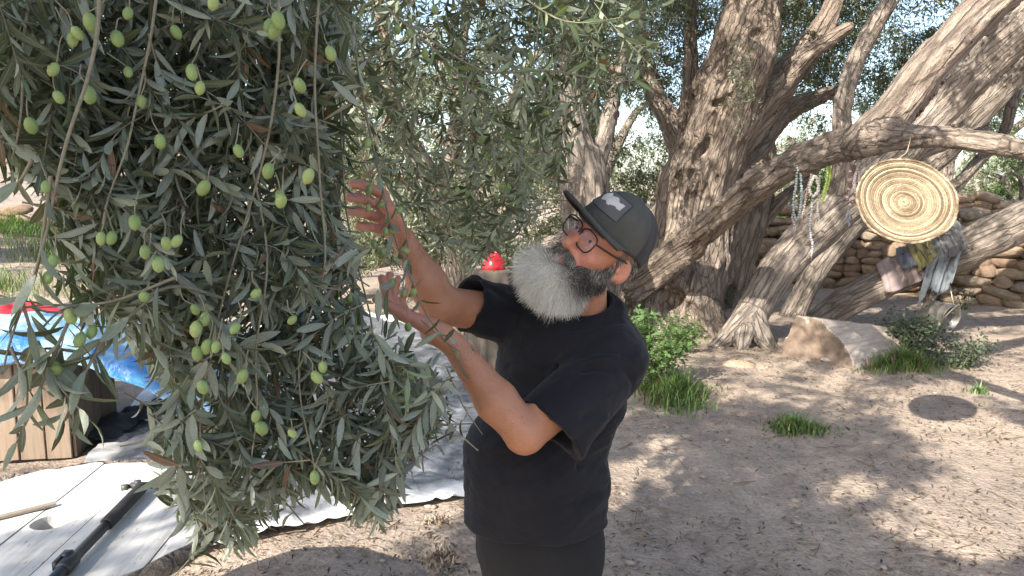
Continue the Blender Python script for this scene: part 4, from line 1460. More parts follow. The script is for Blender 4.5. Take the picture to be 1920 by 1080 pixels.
m.set(color=c, rough=0.75, normal=m.bump(n2, 0.7, 0.006))
M['straw'] = m.m
keep(mb.build('coil', M['straw']), root)
mb = MB()
a = np.linspace(0, 2 * np.pi, 160, endpoint=False)
w_ = 1 + 0.012 * np.sin(3 * a + 2) + 0.008 * np.sin(7 * a)
P = c0 + (np.cos(a) * TR * 1.02 * w_)[:, None] * rx + (np.sin(a) * TR * w_)[:, None] * rz + 0.034 * fw_
mb.tube(P, 0.0065 * (1 + 0.25 * np.sin(a * 40)), 7, closed=True)
for k in range(26):
    q = P[rng.integers(160)]
    d = unit(q - c0 + rng.normal(0, 0.08, 3))
    mb.tube([q, q + d * rng.uniform(0.01, 0.03) + rng.normal(0, 0.006, 3)], [0.0012, 0.0006], 4, False)
keep(mb.build('rim', M['straw']), root)
mb = MB()
top = c0 + rz * TR
bow = W(1700, 262, 4.62)
mb.tube(spline([top, top + rz * 0.035 + rx * 0.012, W(1700, 285, 4.3), bow + np.array([0, -0.05, 0.02])], 6), 0.0028, 6)
mb.tube(spline([top - rx * 0.03, top + rz * 0.02, top + rx * 0.03], 6), 0.003, 6)
keep(mb.build('cord', plain('cord', (0.36, 0.28, 0.19), 0.9)), root)

# ---------------------------------------------------------------- strings of beads hanging from the bough
def beads(name, label, cat, pts, r_px, Y, col, step=1.9, cord=(0.3, 0.27, 0.22), rough=0.4, tassel=0, col2=None):
    pts = np.array([W(u, v, Y + dy) for u, v, dy in pts])
    root = empty(name, tuple(pts[0]), label, cat, 'strings of beads hanging from the bough')
    S = spline(pts, 10)
    mb = MB()
    mb.tube(S, 0.0022, 5, False)
    keep(mb.build('string', plain('string', cord, 0.9)), root)
    r = 1.22 * r_px * Y / FPX
    seg = np.linalg.norm(np.diff(S, axis=0), axis=1)
    cum = np.concatenate([[0], np.cumsum(seg)])
    mb, mb2 = MB(), MB()
    sV, sF = ICO2
    k = 0
    for s in np.arange(0, cum[-1], r * step):
        p = np.array([np.interp(s, cum, S[:, i]) for i in range(3)]) + rng.normal(0, r * 0.15, 3)
        q = sV * (r * rng.uniform(0.8, 1.15)) + p
        (mb2 if (col2 and k % 3 == 0) else mb).add(q, sF, r=rng.random())
        k += 1
    for q in range(tassel):
        e = S[-1] + rng.normal(0, 0.006, 3)
        mb.tube([e, e + np.array([rng.normal(0, 0.008), rng.normal(0, 0.006), -rng.uniform(0.03, 0.07)])], [0.003, 0.0015], 5)
    o = mb.build('bead', plain('bead', col, rough, bump=0.05))
    o['kind'] = 'stuff'
    keep(o, root)
    if col2 and mb2.n:
        o = mb2.build('bead', plain('bead_alt', col2, rough, bump=0.05))
        o['kind'] = 'stuff'
        keep(o, root)


rng = np.random.default_rng(4)
beads('bead_necklace', 'string of grey teal beads hanging at the far left of the bunch on the bough', 'necklace', [(1497, 305, 0), (1492, 350, 0), (1487, 385, 0), (1494, 412, 0), (1502, 380, -.01), (1502, 340, 0), (1499, 306, 0)], 2.1, 5.7, (0.30, 0.36, 0.35), tassel=4)
beads('bead_necklace', 'long pale beaded strand with dangling tassels below the grey teal beads', 'necklace', [(1493, 380, 0.03), (1486, 405, 0.03), (1490, 425, 0.03)], 1.7, 5.72, (0.36, 0.33, 0.30), tassel=5)
beads('shell_necklace', 'thick white shell loop hanging from the middle of the bough', 'necklace', [(1526, 330, 0), (1519, 350, 0), (1520, 364, 0), (1528, 366, 0), (1534, 350, 0), (1531, 333, 0), (1527, 330, 0)], 2.6, 5.5, (0.62, 0.58, 0.50), 1.4)
beads('bead_necklace', 'pinkish beaded strand beside the white shell loop', 'necklace', [(1521, 328, .03), (1513, 360, .03), (1509, 385, .03), (1505, 402, .03)], 2.0, 5.52, (0.40, 0.30, 0.27), tassel=3)
beads('bead_necklace', 'dark strand with a silver pendant chain hanging lowest over the leaning trunk', 'necklace', [(1524, 366, 0.02), (1521, 400, .02), (1519, 430, .02), (1523, 455, .02), (1523, 470, .02)], 1.9, 5.5, (0.34, 0.34, 0.35), tassel=3, rough=0.25)
beads('bead_necklace', 'short cream strand hanging right of the white shell loop', 'necklace', [(1537, 330, .02), (1535, 365, .02), (1533, 395, .02), (1535, 412, .02)], 1.9, 5.5, (0.50, 0.46, 0.40), tassel=2)
beads('bead_necklace', 'bright lime green cord necklace hanging beside the upright limb', 'necklace', [(1553, 297, 0), (1551, 330, 0), (1546, 355, 0), (1540, 380, 0), (1547, 362, 0), (1556, 330, 0), (1555, 298, 0)], 2.0, 5.4, (0.33, 0.44, 0.10), 1.2)
beads('bead_necklace', 'red and cream bead strands hanging close to the straw tray', 'necklace', [(1598, 305, 0), (1592, 340, 0), (1588, 372, 0), (1594, 384, 0), (1603, 372, 0), (1608, 340, 0), (1603, 306, 0)], 2.3, 5.2, (0.30, 0.10, 0.09), col2=(0.55, 0.5, 0.44))
beads('bead_necklace', 'white bead loop among the red bead strands by the straw tray', 'necklace', [(1606, 318, -.02), (1601, 345, -.02), (1605, 362, -.02), (1611, 350, -.02), (1610, 322, -.02)], 2.3, 5.2, (0.58, 0.50, 0.46), 1.5)
beads('bead_necklace', 'thin mauve and green strand trailing below the red beads', 'necklace', [(1594, 380, .02), (1589, 400, .02), (1585, 412, .02), (1590, 400, .04), (1592, 425, .04)], 1.6, 5.2, (0.28, 0.22, 0.32), col2=(0.15, 0.28, 0.16))


# ---------------------------------------------------------------- cloths thrown over the low limb
def limb_at(u):
    S = spline(LOWL, 12)
    U, _, _ = proj(S[:, :3])
    i = int(np.argmin(np.abs(U - u)))
    return S[i, :3], S[i, 3], unit(S[min(i + 1, len(S) - 1), :3] - S[max(i - 1, 0), :3])


def draped(name, label, u0, u1, front, back, mat, lift=0.012, seed=0, wav=0.03, fringe=False, skew=0.0):
    """A cloth laid over the limb: runs up the far side, over the top and hangs down in front."""
    rng = np.random.default_rng(seed)
    nu, nv = 26, 34
    rows = []
    us = np.linspace(u0, u1, nu)
    for i, u in enumerate(us):
        p, r, ax = limb_at(u)
        r = r * 1.16 + lift
        n = np.array([-ax[1], ax[0], 0])
        n = unit(n if n[1] < 0 else -n)            # towards the camera
        upv = unit(np.cross(ax, n))
        upv = upv if upv[2] > 0 else -upv
        s_all = np.linspace(-back - r * 1.2, front + r * 1.2, nv)
        s_all = s_all * (1 + 0.12 * vnoise(np.array([[i * 0.12, seed, 0.0]]), 3)[0])
        for s in s_all:
            if abs(s) < r * 1.35:
                th = s / r
                q = p + upv * (math.cos(th) * r) + n * (math.sin(th) * r)
                hang = 0
            else:
                sg = 1 if s > 0 else -1
                th = 1.35 * sg
                q = p + upv * (math.cos(th) * r) + n * (math.sin(th) * r)
                hang = abs(s) - r * 1.35
                q = q + np.array([0, 0, -hang]) + n * sg * (0.05 * hang) + ax * skew * hang
            k = min(1.0, hang / 0.15 + 0.25)
            q = q + n * wav * 0.6 * k * (math.sin(i * 0.55 + seed) + 0.5 * math.sin(i * 1.1 + s * 3 + seed * 2)) + upv * 0.012 * math.sin(i * 0.6 + s * 6)
            rows.append(q)
    V = np.array(rows)
    V += 0.014 * np.stack([fbm(V * 5 + k * 5, 2, seed + k) for k in range(3)], 1)
    i, j = np.meshgrid(np.arange(nu - 1), np.arange(nv - 1), indexing='ij')
    i, j = i.ravel(), j.ravel()
    F = np.stack([i * nv + j, (i + 1) * nv + j, (i + 1) * nv + j + 1, i * nv + j + 1], 1)
    uv = np.stack([np.repeat(np.linspace(0, 1, nu), nv), np.tile(np.linspace(0, 1, nv), nu)], 1)
    p, r, ax = limb_at((u0 + u1) / 2)
    root = empty(name, tuple(p), label, 'cloth', 'cloths draped over the low limb')
    o = keep(link('fabric', mesh_np('fabric', V, F, uv=uv), mat), root)
    sm = o.modifiers.new('thick', 'SOLIDIFY')
    sm.thickness = 0.006
    if fringe:
        mb = MB()
        for i in range(0, nu):
            for rep in range(2):
                e = V[i * nv + nv - 1] + rng.normal(0, 0.012, 3)
                mb.tube([e, e + np.array([rng.normal(0, 0.02), rng.normal(0, 0.012), -rng.uniform(0.05, 0.10)])], [0.004, 0.002], 4, False)
        f = mb.build('fringe', mat)
        f['kind'] = 'stuff'
        keep(f, root)
    return root


def cloth_mat(name, col, stripe=None, nst=14, axis=0):
    m = NT(name)
    co = m.coord()
    c = m.ramp(m.noise(co, 5, 5), [(0.3, tuple(x * 0.72 for x in col)), (0.7, tuple(min(1, x * 1.2) for x in col))])
    if stripe:
        uv = m.n('UVMap')
        sx = m.n('SeparateXYZ')
        m.l(uv.outputs[0], sx.inputs[0])
        f = m.math('FRACT', m.math('MULTIPLY', sx.outputs[axis], float(nst)))
        c = m.mix(m.math('GREATER_THAN', f, 0.55), c, tuple(stripe))
    m.set(color=c, rough=0.9, normal=m.bump(m.noise(co, 160, 3), 0.3, 0.004))
    m.b.inputs['Sheen Weight'].default_value = 0.2
    return m.m


draped('draped_cloth', 'dark striped rug with a ragged fringe beneath the other cloths on the limb', 1672, 1735, 0.13, 0.12, cloth_mat('rug', (0.20, 0.16, 0.14), (0.36, 0.30, 0.26), 9, 0), 0.010, 3, 0.02, True)
draped('draped_cloth', 'dark navy garment lying on the limb behind the olive yellow cloth', 1700, 1752, 0.03, 0.12, cloth_mat('navy', (0.06, 0.07, 0.10)), 0.10, 9, 0.03)
draped('draped_cloth', 'olive yellow cloth bunched on top of the limb', 1728, 1766, 0.07, 0.1, cloth_mat('yellow', (0.13, 0.115, 0.04)), 0.13, 5, 0.035)
draped('draped_cloth', 'dusty pink cloth hanging over the limb below the straw tray', 1662, 1768, 0.20, 0.1, cloth_mat('pink', (0.26, 0.205, 0.195), (0.22, 0.17, 0.165), 8, 0), 0.045, 6, 0.05, False, 0.25)
draped('draped_cloth', 'faded grey blue cloth hanging down over the right end of the limb', 1752, 1812, 0.42, 0.25, cloth_mat('grey_blue', (0.125, 0.145, 0.16)), 0.10, 7, 0.05, False, -0.25)
draped('draped_cloth', 'grey towel with dark end stripes behind the grey blue cloth', 1778, 1820, 0.16, 0.12, cloth_mat('towel', (0.17, 0.17, 0.17), (0.08, 0.08, 0.085), 5, 1), 0.16, 8, 0.04)

# ---------------------------------------------------------------- tin can hanging on a string
cb = W(1760, 588, 8.45)
root = empty('tin_can', tuple(cb), 'dented grey tin can hung on a string below the draped cloths', 'can')
axc = unit(np.array([0.42, -0.86, -0.16]))
e1 = unit(np.cross(axc, [0, 0, 1]))
e2 = np.cross(e1, axc)
th = np.linspace(0, 2 * np.pi, 28, endpoint=False)
prof = [(0.0, -0.15), (0.115, -0.15), (0.125, -0.14), (0.128, -0.05), (0.134, -0.045), (0.132, -0.03), (0.136, 0.06), (0.142, 0.065), (0.140, 0.08), (0.148, 0.15), (0.154, 0.155), (0.152, 0.162), (0.142, 0.158), (0.128, 0.06), (0.116, -0.13), (0.0, -0.135)]
V = np.array([cb + axc * z + (e1 * math.cos(a) + e2 * math.sin(a)) * (r * (1 + 0.04 * math.sin(2 * a + z * 8))) for r, z in prof for a in th])
n_ = 28
F = np.array([(i * n_ + j, (i + 1) * n_ + j, (i + 1) * n_ + (j + 1) % n_, i * n_ + (j + 1) % n_) for i in range(len(prof) - 1) for j in range(n_)])
m = NT('tin')
co = m.coord()
c = m.ramp(m.noise(co, 7, 5), [(0.35, (0.20, 0.17, 0.14)), (0.6, (0.42, 0.40, 0.37))])
m.set(color=c, rough=0.45, normal=m.bump(m.noise(co, 20, 4), 0.2, 0.02), Metallic=0.6)
keep(link('body', mesh_np('body', V, F), m.m), root)
mb = MB()
hp = cb + axc * 0.15 + e2 * 0.14
cl, _, _ = limb_at(1762)
mb.tube(spline([hp, (hp + cl) / 2 + np.array([0.01, 0, 0]), W(1763, 520, 8.5)], 6), 0.006, 6)
mb.tube(spline([cb + axc * 0.15 + e1 * 0.14, hp + axc * 0.05 + e2 * 0.03, cb + axc * 0.15 - e1 * 0.14], 8), 0.005, 6)
keep(mb.build('string', plain('jute', (0.42, 0.36, 0.28), 0.9)), root)

# ---------------------------------------------------------------- cut log block on the dirt
A_ = G(1505, 690)
B_ = G(1655, 655)
lc = (A_ + B_) / 2
root = empty('cut_log', tuple(lc), 'big pale weathered block of a cut log lying on the dirt', 'log')
ax = unit(np.array([0.84, 0.54, 0.0]))
sd = np.array([-ax[1], ax[0], 0])
g = SDF.box(lc + np.array([-0.95, -0.75, -0.25]), lc + np.array([0.95, 0.75, 0.75]), 0.016)
s, P = g.win(lc - 5, lc + 5)
q = P - lc.astype(np.float32)
x_ = q @ ax.astype(np.float32)
y_ = q @ sd.astype(np.float32)
z_ = q[..., 2]
bn = fbm(np.stack([x_ * 1.1, y_ * 5, z_ * 5], -1), 3, 7)
bn2 = fbm(np.stack([x_ * 5, y_ * 5, z_ * 5], -1), 3, 8)
d = np.maximum.reduce([z_ - (0.43 - 0.16 * (x_ + 0.4)) + 0.02 * bn, -z_ - 0.1,
                       (y_ * 0.92 + z_ * 0.15) - 0.34 + 0.02 * bn, (-y_ * 0.66 + (z_ - 0.2) * 0.75) - 0.17 + 0.02 * bn, -y_ - 0.42 + 0.02 * bn,
                       x_ - 0.52 + 0.06 * bn2, -(x_ * 0.96 + y_ * 0.10 - (z_ - 0.2) * 0.26) - 0.42 + 0.045 * bn2])
g.f[s] = d
g.groove(np.array([lc + ax * -0.50 + sd * -0.22 + [0, 0, 0.1], lc + ax * -0.52 + [0, 0, 0.30], lc + ax * -0.35 + sd * 0.2 + [0, 0, 0.42]]), 0.03, 0.035)
V, F = g.polygonise()
m = NT('weathered_wood')
co = m.n('TexCoord').outputs['Object']
vr = m.n('VectorRotate', rotation_type='Z_AXIS')
vr.inputs['Angle'].default_value = -math.atan2(ax[1], ax[0])
m.l(co, vr.inputs['Vector'])
mp = m.n('Mapping')
mp.inputs['Scale'].default_value = (0.25, 2.2, 2.2)
m.l(vr.outputs[0], mp.inputs['Vector'])
n1 = m.noise(mp.outputs[0], 11, 6, 0.65, 0.3)
n2 = m.noise(co, 4, 5)
c = m.ramp(n1, [(0.3, (0.24, 0.19, 0.15)), (0.5, (0.36, 0.30, 0.25)), (0.7, (0.46, 0.40, 0.34))])
c = m.mix(m.ramp(n2, [(0.45, 0.0), (0.7, 0.5)]), c, (0.24, 0.18, 0.13))
m.set(color=c, rough=0.9, normal=m.bump(n1, 0.6, 0.03))
me = mesh_np('sawn_block', V, F)
me.materials.append(m.m)
me.materials.append(plain('broken_end', (0.16, 0.118, 0.088), 0.95, 0.35, 6, 0.7, 14, 0.03))
vn_ = vnormals(V, F)
me.polygons.foreach_set('material_index', ((vn_[F].mean(1) @ ax + 0.22 * fbm(V[F].mean(1) * 6, 2, 3)) < -0.62).astype(np.int32))
keep(link('sawn_block', me), root)
# pale stone and slab half sunk near the leaning foot
for (u, v, s, lab) in ((1385, 690, 0.16, 'flat ochre stone half buried in front of the flared tree foot'), (1432, 694, 0.08, 'small pale stone on the dirt right of the ochre stone'), (1265, 690, 0.10, 'pale stone among the weeds at the hollow trunk'), (1500, 705, 0.07, 'pale chip of stone at the foot of the cut log')):
    p = G(u, v)
    V, F = rock_arrays(int(u), 2, 0.25)
    V = V * np.array([s, s * 0.8, s * 0.32]) + p + np.array([0, 0, s * 0.1])
    o = link('field_stone', mesh_np('field_stone', V, F), M['stone'])
    tag(o, lab, 'stone')


# ---------------------------------------------------------------- plants on the dirt
def grass_clump(c, rx_, ry_, n, h, label, seed, mat='grass', lean=0.5):
    rng = np.random.default_rng(seed)
    rr = np.abs(rng.normal(0, 0.52, n))
    a = rng.uniform(0, 6.28, n)
    edge = 1 + 0.35 * vnoise(np.stack([np.cos(a) * 2, np.sin(a) * 2, 0 * a + seed], 1), seed)
    x = c[0] + np.cos(a) * rr * rx_ * edge
    y = c[1] + np.sin(a) * rr * ry_ * edge
    z = gh(x, y)
    root = empty('grass_clump', (c[0], c[1], 0), label, 'grass')
    b = rng.uniform(0, 6.28, n)
    ln = h * rng.uniform(0.35, 1.1, n) * np.clip(1.15 - 0.6 * rr, 0.3, 1.2)
    le = lean * rng.uniform(0.2, 1.3, n)
    ln = ln * np.where(rng.random(n) < 0.12, 1.6, 1.0)
    base = np.stack([x, y, z - 0.005], 1)
    d1 = np.stack([np.cos(b) * le, np.sin(b) * le, np.ones(n)], 1)
    d1 /= np.linalg.norm(d1, axis=1, keepdims=True)
    mid = base + d1 * (ln * 0.55)[:, None]
    d2 = d1 + np.stack([np.cos(b), np.sin(b), -0.4 * np.ones(n)], 1) * 0.6
    tip = mid + d2 / np.linalg.norm(d2, axis=1, keepdims=True) * (ln * 0.5)[:, None]
    w = np.stack([-np.sin(b), np.cos(b), 0 * b], 1) * (0.0035 + 0.003 * rng.random(n))[:, None]
    V = np.stack([base - w, base + w, mid + w * 0.8, mid - w * 0.8, tip], 1).reshape(-1, 3)
    k = np.arange(n)[:, None] * 5
    F = [k + np.array([[0, 1, 2, 3]]), k + np.array([[3, 2, 4]])]
    o = link('blades', mesh_np('blades', V, F, attrs={'rnd': np.repeat(rng.random(n), 5)}), M[mat])
    o.name = 'blade'
    o['kind'] = 'stuff'
    keep(o, root)
    return root


def leafy_plant(c, r, h, n, L, label, seed, mat, name='weed', stems=10, cat='plant'):
    rng = np.random.default_rng(seed)
    root = empty(name, tuple(c), label, cat)
    mb = MB()
    Ps, Ds = [], []
    for k in range(stems):
        a = rng.uniform(0, 6.28)
        o_ = rng.uniform(0.2, 1.0)
        b0 = np.array(c) + np.array([math.cos(a), math.sin(a), 0]) * r * 0.3 * rng.random()
        b0[2] = float(gh(b0[0], b0[1])) - 0.01
        tp = np.array(c) + np.array([math.cos(a) * r * o_, math.sin(a) * r * o_ * 0.8, h * rng.uniform(0.6, 1.05) * (1 - 0.3 * o_)])
        S = spline([b0, b0 * 0.5 + tp * 0.5 + np.array([0, 0, 0.12 * h]) + rng.normal(0, 0.02, 3), tp], 8)
        mb.tube(S, np.linspace(0.005, 0.0015, len(S)), 5, False, rng.random())
        m_ = int(n / stems)
        tt = rng.random(m_) ** 0.8
        idx = np.clip((tt * (len(S) - 1)).astype(int), 1, len(S) - 1)
        Ps.append(S[idx] + rng.normal(0, 0.035 * r / 0.25, (m_, 3)))
        dd = rand_unit(m_, rng)
        dd[:, 2] = dd[:, 2] * 0.6 + 0.1
        Ds.append(dd)
    keep(mb.build('stem', plain('green_stem', (0.14, 0.17, 0.07), 0.7)), root)
    P, D = np.concatenate(Ps), np.concatenate(Ds)
    P[:, 2] = np.maximum(P[:, 2], gh(P[:, 0], P[:, 1]) + 0.015)
    N = rand_unit(len(P), rng) * 0.7 + np.array([0, -0.2, 1.0])
    s = rng.uniform(0.6, 1.3, len(P))
    V, F, rr = quad_leaves(P, D, N, L * s, L * 0.55 * s, rng.random(len(P)), 0.15)
    o = link('foliage', mesh_np('foliage', V, F, attrs={'rnd': rr}), M[mat])
    o['kind'] = 'stuff'
    keep(o, root)
    return root


leafy_plant(G(1226, 735), 0.42, 0.78, 1500, 0.055, 'tall leafy green weed growing behind the shoulder of the man', 3, 'leaf_green', stems=22)
leafy_plant(G(1262, 668), 0.30, 0.40, 500, 0.05, 'low weed with pale leaves at the roots of the hollow trunk', 4, 'leaf_green', stems=10)
leafy_plant(G(1315, 560) + np.array([0.0, -1.1, 0.0]), 0.22, 0.55, 420, 0.06, 'grey green sprouts against the hollow of the old trunk', 14, 'leaf_mid', 'sprout_clump', stems=10)
grass_clump(G(1265, 752), 0.34, 0.42, 1700, 0.20, 'tuft of long green grass at the foot of the leafy weed', 5)
grass_clump(G(1490, 810), 0.24, 0.24, 1100, 0.10, 'small mound of short green grass alone on the dirt', 6)
grass_clump(G(1690, 692), 0.42, 0.32, 1800, 0.20, 'bright green grass patch in front of the cut log', 7)
leafy_plant(G(1705, 672), 0.42, 0.52, 1300, 0.05, 'dark leaved shrub right behind the cut log', 8, 'leaf_dark', 'shrub', stems=20, cat='shrub')
leafy_plant(G(1790, 690), 0.40, 0.34, 700, 0.045, 'low dusty shrub at the right end of the grass patch', 9, 'leaf_dark', 'shrub', stems=14, cat='shrub')
leafy_plant(G(1812, 578), 0.2, 0.4, 160, 0.04, 'spindly dark shrub against the wall behind the tin can', 10, 'leaf_dark', 'shrub', stems=8, cat='shrub')
grass_clump(G(1835, 735), 0.10, 0.10, 140, 0.09, 'tiny yellowish tuft at the edge of the shade', 11, 'leaf_green')
grass_clump(G(830, 1050), 0.16, 0.14, 260, 0.05, 'sparse dry tuft on the dirt left of the legs of the man', 12, 'litter')
grass_clump(G(820, 985), 0.10, 0.08, 120, 0.04, 'thin dry tuft near the white hem of the sheet', 15, 'litter')
for k, (u, v, w_, n) in enumerate(((40, 505, 1.5, 4200), (170, 520, 1.3, 3600), (330, 545, 1.2, 2000), (-60, 560, 1.2, 2000))):
    p = G(u, v)
    p[1] = min(p[1], 12.0) if k > 1 else p[1]
    grass_clump(p, w_ * 1.6, w_, n, 0.34, ('bright sunlit grass bank behind the red cloth', 'bright sunlit grass between the tarpaulin and the terrace wall', 'sunlit grass behind the dangling green olives', 'grass at the left edge beyond the crate')[k], 90 + k)

# ---------------------------------------------------------------- plank crate under a blue tarpaulin
m = NT('crate_pine')
co = m.coord(scale=(9, 9, 0.7))
oi = m.n('ObjectInfo')
n1 = m.noise(co, 3, 6, 0.6, 0.4)
c = m.ramp(n1, [(0.3, (0.14, 0.10, 0.07)), (0.55, (0.205, 0.155, 0.112)), (0.75, (0.26, 0.205, 0.155))])
c = m.mix(1.0, c, m.ramp(oi.outputs['Random'], [(0, 0.78), (1, 1.12)]), 'MULTIPLY')
m.set(color=c, rough=0.75, normal=m.bump(n1, 0.3, 0.008))
M['pine'] = m.m
cr = G(212, 792)               # right end corner on the ground
cl_ = G(52, 878)               # the near left base
root = empty('crate', tuple(cl_), 'tall wooden plank crate covered with a blue tarpaulin', 'crate')
CH = 0.70
fa = np.array([-3.46, 4.50, 0])          # front face runs left from fb
fb = np.array([-2.78, 4.62, 0])
fd = unit(fb - fa)
bn = np.array([-fd[1], fd[0], 0])        # into the crate
plank_me = {}


def plank(c, size, R, parent, mat=M['pine']):
    mb = MB()
    mb.box((0, 0, 0), size)
    me = mb.mesh('plank', False)
    o = link('plank', me, mat)
    o.parent = parent
    o.matrix_parent_inverse = Matrix.Translation(parent.location).inverted()
    o.matrix_basis = Matrix.Translation(Vector(c)) @ Matrix([list(r) for r in R]).to_4x4()
    bv = o.modifiers.new('edge', 'BEVEL')
    bv.width = 0.004
    return o


Rf = np.stack([fd, bn, np.array([0, 0, 1.0])], 1)
Rs = np.stack([bn, -fd, np.array([0, 0, 1.0])], 1)
rng = np.random.default_rng(12)
ntop = 9
for k in range(ntop):
    w = 0.145
    c = fb - fd * (k * (w + (0.018 if k == 3 else 0.006)) + w / 2) + np.array([0, 0, CH / 2 + rng.normal(0, 0.004)]) + bn * rng.normal(0, 0.003)
    plank(c, (w - 0.002, 0.020, CH), Rf, root)
for k in range(5):
    w = 0.15
    c = fb + fd * 0.011 + bn * (k * (w + 0.006) + w / 2 + 0.012) + np.array([0, 0, CH / 2 + rng.normal(0, 0.004)])
    plank(c, (w - 0.002, 0.020, CH), Rs, root)
c = fb - fd * 0.66 + bn * 0.40 + np.array([0, 0, CH - 0.03])
mb = MB()
mb.box(c, (1.3, 0.74, 0.03), Rf)
mb.box(c - np.array([0, 0, 0.62]), (1.28, 0.72, 0.03), Rf)
mb.box(c + bn * 0.37 - np.array([0, 0, 0.31]), (1.3, 0.02, 0.66), Rf)
keep(mb.build('inner_board', M['pine'], smooth=False), root)

# tarpaulin: lies on the crate top over bulky goods, hangs a little over front and side
nu, nv = 70, 50
rows = []
m1 = np.linspace(-1.55, 0.90, nu)
m2 = np.linspace(-0.17, 1.0, nv)
cent = fb
for a_ in m1:
    for b_ in m2:
        p = cent + fd * a_ + bn * b_
        n_ = float(fbm(np.array([[a_ * 1.7, b_ * 1.7, 2.0]]), 3, 12)[0])
        bulge = 0.13 * math.exp(-((a_ + 0.75) / 0.5) ** 2 - ((b_ - 0.4) / 0.5) ** 2) + 0.10 * math.exp(-((a_ + 0.05) / 0.33) ** 2 - ((b_ - 0.45) / 0.4) ** 2)
        z = CH + 0.03 + bulge + 0.03 * n_
        ov = max(0.0, -b_ - 0.015)
        if ov > 0:
            z = CH + 0.03 + 0.02 * n_ - ov * 0.55
            p = p + bn * (ov - 0.03 - ov * 0.35) * 1.0
        os_ = max(0.0, a_ - 0.03)
        if os_ > 0:
            z -= os_ * (0.22 + 0.35 * os_)
            z += 0.02 * math.sin(b_ * 14)
        rows.append([p[0], p[1], z + 0.012 * math.sin(a_ * 17 + 3 * b_)])
V = np.array(rows)
i, j = np.meshgrid(np.arange(nu - 1), np.arange(nv - 1), indexing='ij')
i, j = i.ravel(), j.ravel()
F = np.stack([i * nv + j, (i + 1) * nv + j, (i + 1) * nv + j + 1, i * nv + j + 1], 1)
m = NT('blue_tarpaulin')
co = m.coord()
pat = m.ramp(m.noise(co, 2.0, 3, 0.5, 0.6), [(0.42, 0.0), (0.52, 1.0)])
c = m.mix(pat, (0.035, 0.15, 0.40), (0.30, 0.47, 0.62))
c = m.mix(m.ramp(m.noise(co, 6, 4), [(0.5, 0.0), (0.7, 0.5)]), c, (0.10, 0.36, 0.42))
m.set(color=c, rough=0.32, normal=m.bump(m.noise(co, 14, 5, 0.65, 1.0), 0.6, 0.03))
tarp = link('tarpaulin', mesh_np('tarpaulin', V, F), m.m)
tag(tarp, 'shiny blue tarpaulin crumpled over the plank crate', 'tarpaulin')
tarp.modifiers.new('thick', 'SOLIDIFY').thickness = 0.004

# red cloth heaped at the back of the tarpaulin
g = SDF.box(np.array([-4.6, 4.9, 0.5]), np.array([-2.6, 6.2, 1.35]), 0.02)
for (u, v, Y, r) in ((-30, 585, 5.35, 0.18), (30, 590, 5.35, 0.16), (75, 597, 5.35, 0.12), (105, 604, 5.4, 0.08), (-90, 585, 5.35, 0.2)):
    g.ell(W(u, v, Y), (r * 1.2, r, r * 0.62), None, 0.08)
s, P = g.win(g.f.shape and np.array([-9, -9, -9.]), np.array([9, 9, 9.]))
g.f[s] += (0.03 * fbm(P * 5, 3, 4) + 0.012 * np.abs(fbm(P * np.array([4, 4, 13.]), 2, 6))).astype(np.float32)
V, F = g.polygonise()
red = link('red_cloth', mesh_np('red_cloth', V, F), plain('red_cloth', (0.50, 0.02, 0.035), 0.75))
tag(red, 'bright red cloth heaped behind the blue tarpaulin', 'cloth')
# goods stacked under the red cloth so it rests on something
p = W(20, 590, 5.35)
mb = MB()
mb.box((p[0] - 0.25, p[1] + 0.02, 0.40), (1.1, 0.62, 0.8))
bx = mb.build('box', M['pine'], smooth=False)
bx.name = 'storage_box'
tag(bx, 'wooden storage box behind the crate beneath the red cloth', 'box')

# ---------------------------------------------------------------- weathered round table: planks, hub drum and foot disc
TC = np.array([-1.365, 2.13, 0.72])
TRd = 0.49
root = empty('round_table', (TC[0], TC[1], 0), 'round table of weathered white planks with a worn bark edge', 'table')
m = NT('white_plank')
oi = m.n('ObjectInfo')
co = m.coord(scale=(0.7, 11, 11))
n1 = m.noise(co, 3.5, 6, 0.65, 0.3)
n2 = m.noise(m.coord(), 5, 5)
c = m.ramp(n1, [(0.28, (0.36, 0.33, 0.30)), (0.42, (0.50, 0.485, 0.46)), (0.65, (0.63, 0.615, 0.595))])
c = m.mix(m.ramp(n2, [(0.58, 0.0), (0.75, 0.5)]), c, (0.45, 0.42, 0.38))
pit = m.ramp(m.vor(m.coord(scale=(9, 40, 10)), 1.6), [(0.07, 1.0), (0.15, 0.0)])
c = m.mix(m.math('MULTIPLY', pit, 0.75), c, (0.13, 0.105, 0.085))
m.set(color=c, rough=0.7, normal=m.bump(n1, 0.35, 0.006))
M['white_plank'] = m.m
ga = math.atan2(W(300, 905, 2.5)[1] - 1.98, 0.62)
gdir = unit((G(285, 905, 0.72) - G(110, 1075, 0.72)) * np.array([1, 1, 0]))
gsd = np.array([-gdir[1], gdir[0], 0])
Rt = np.stack([gdir, gsd, np.array([0, 0, 1.0])], 1)
edges = [-0.49, -0.39, -0.25, -0.11, 0.06, 0.19, 0.33, 0.42, 0.49]
tops = []
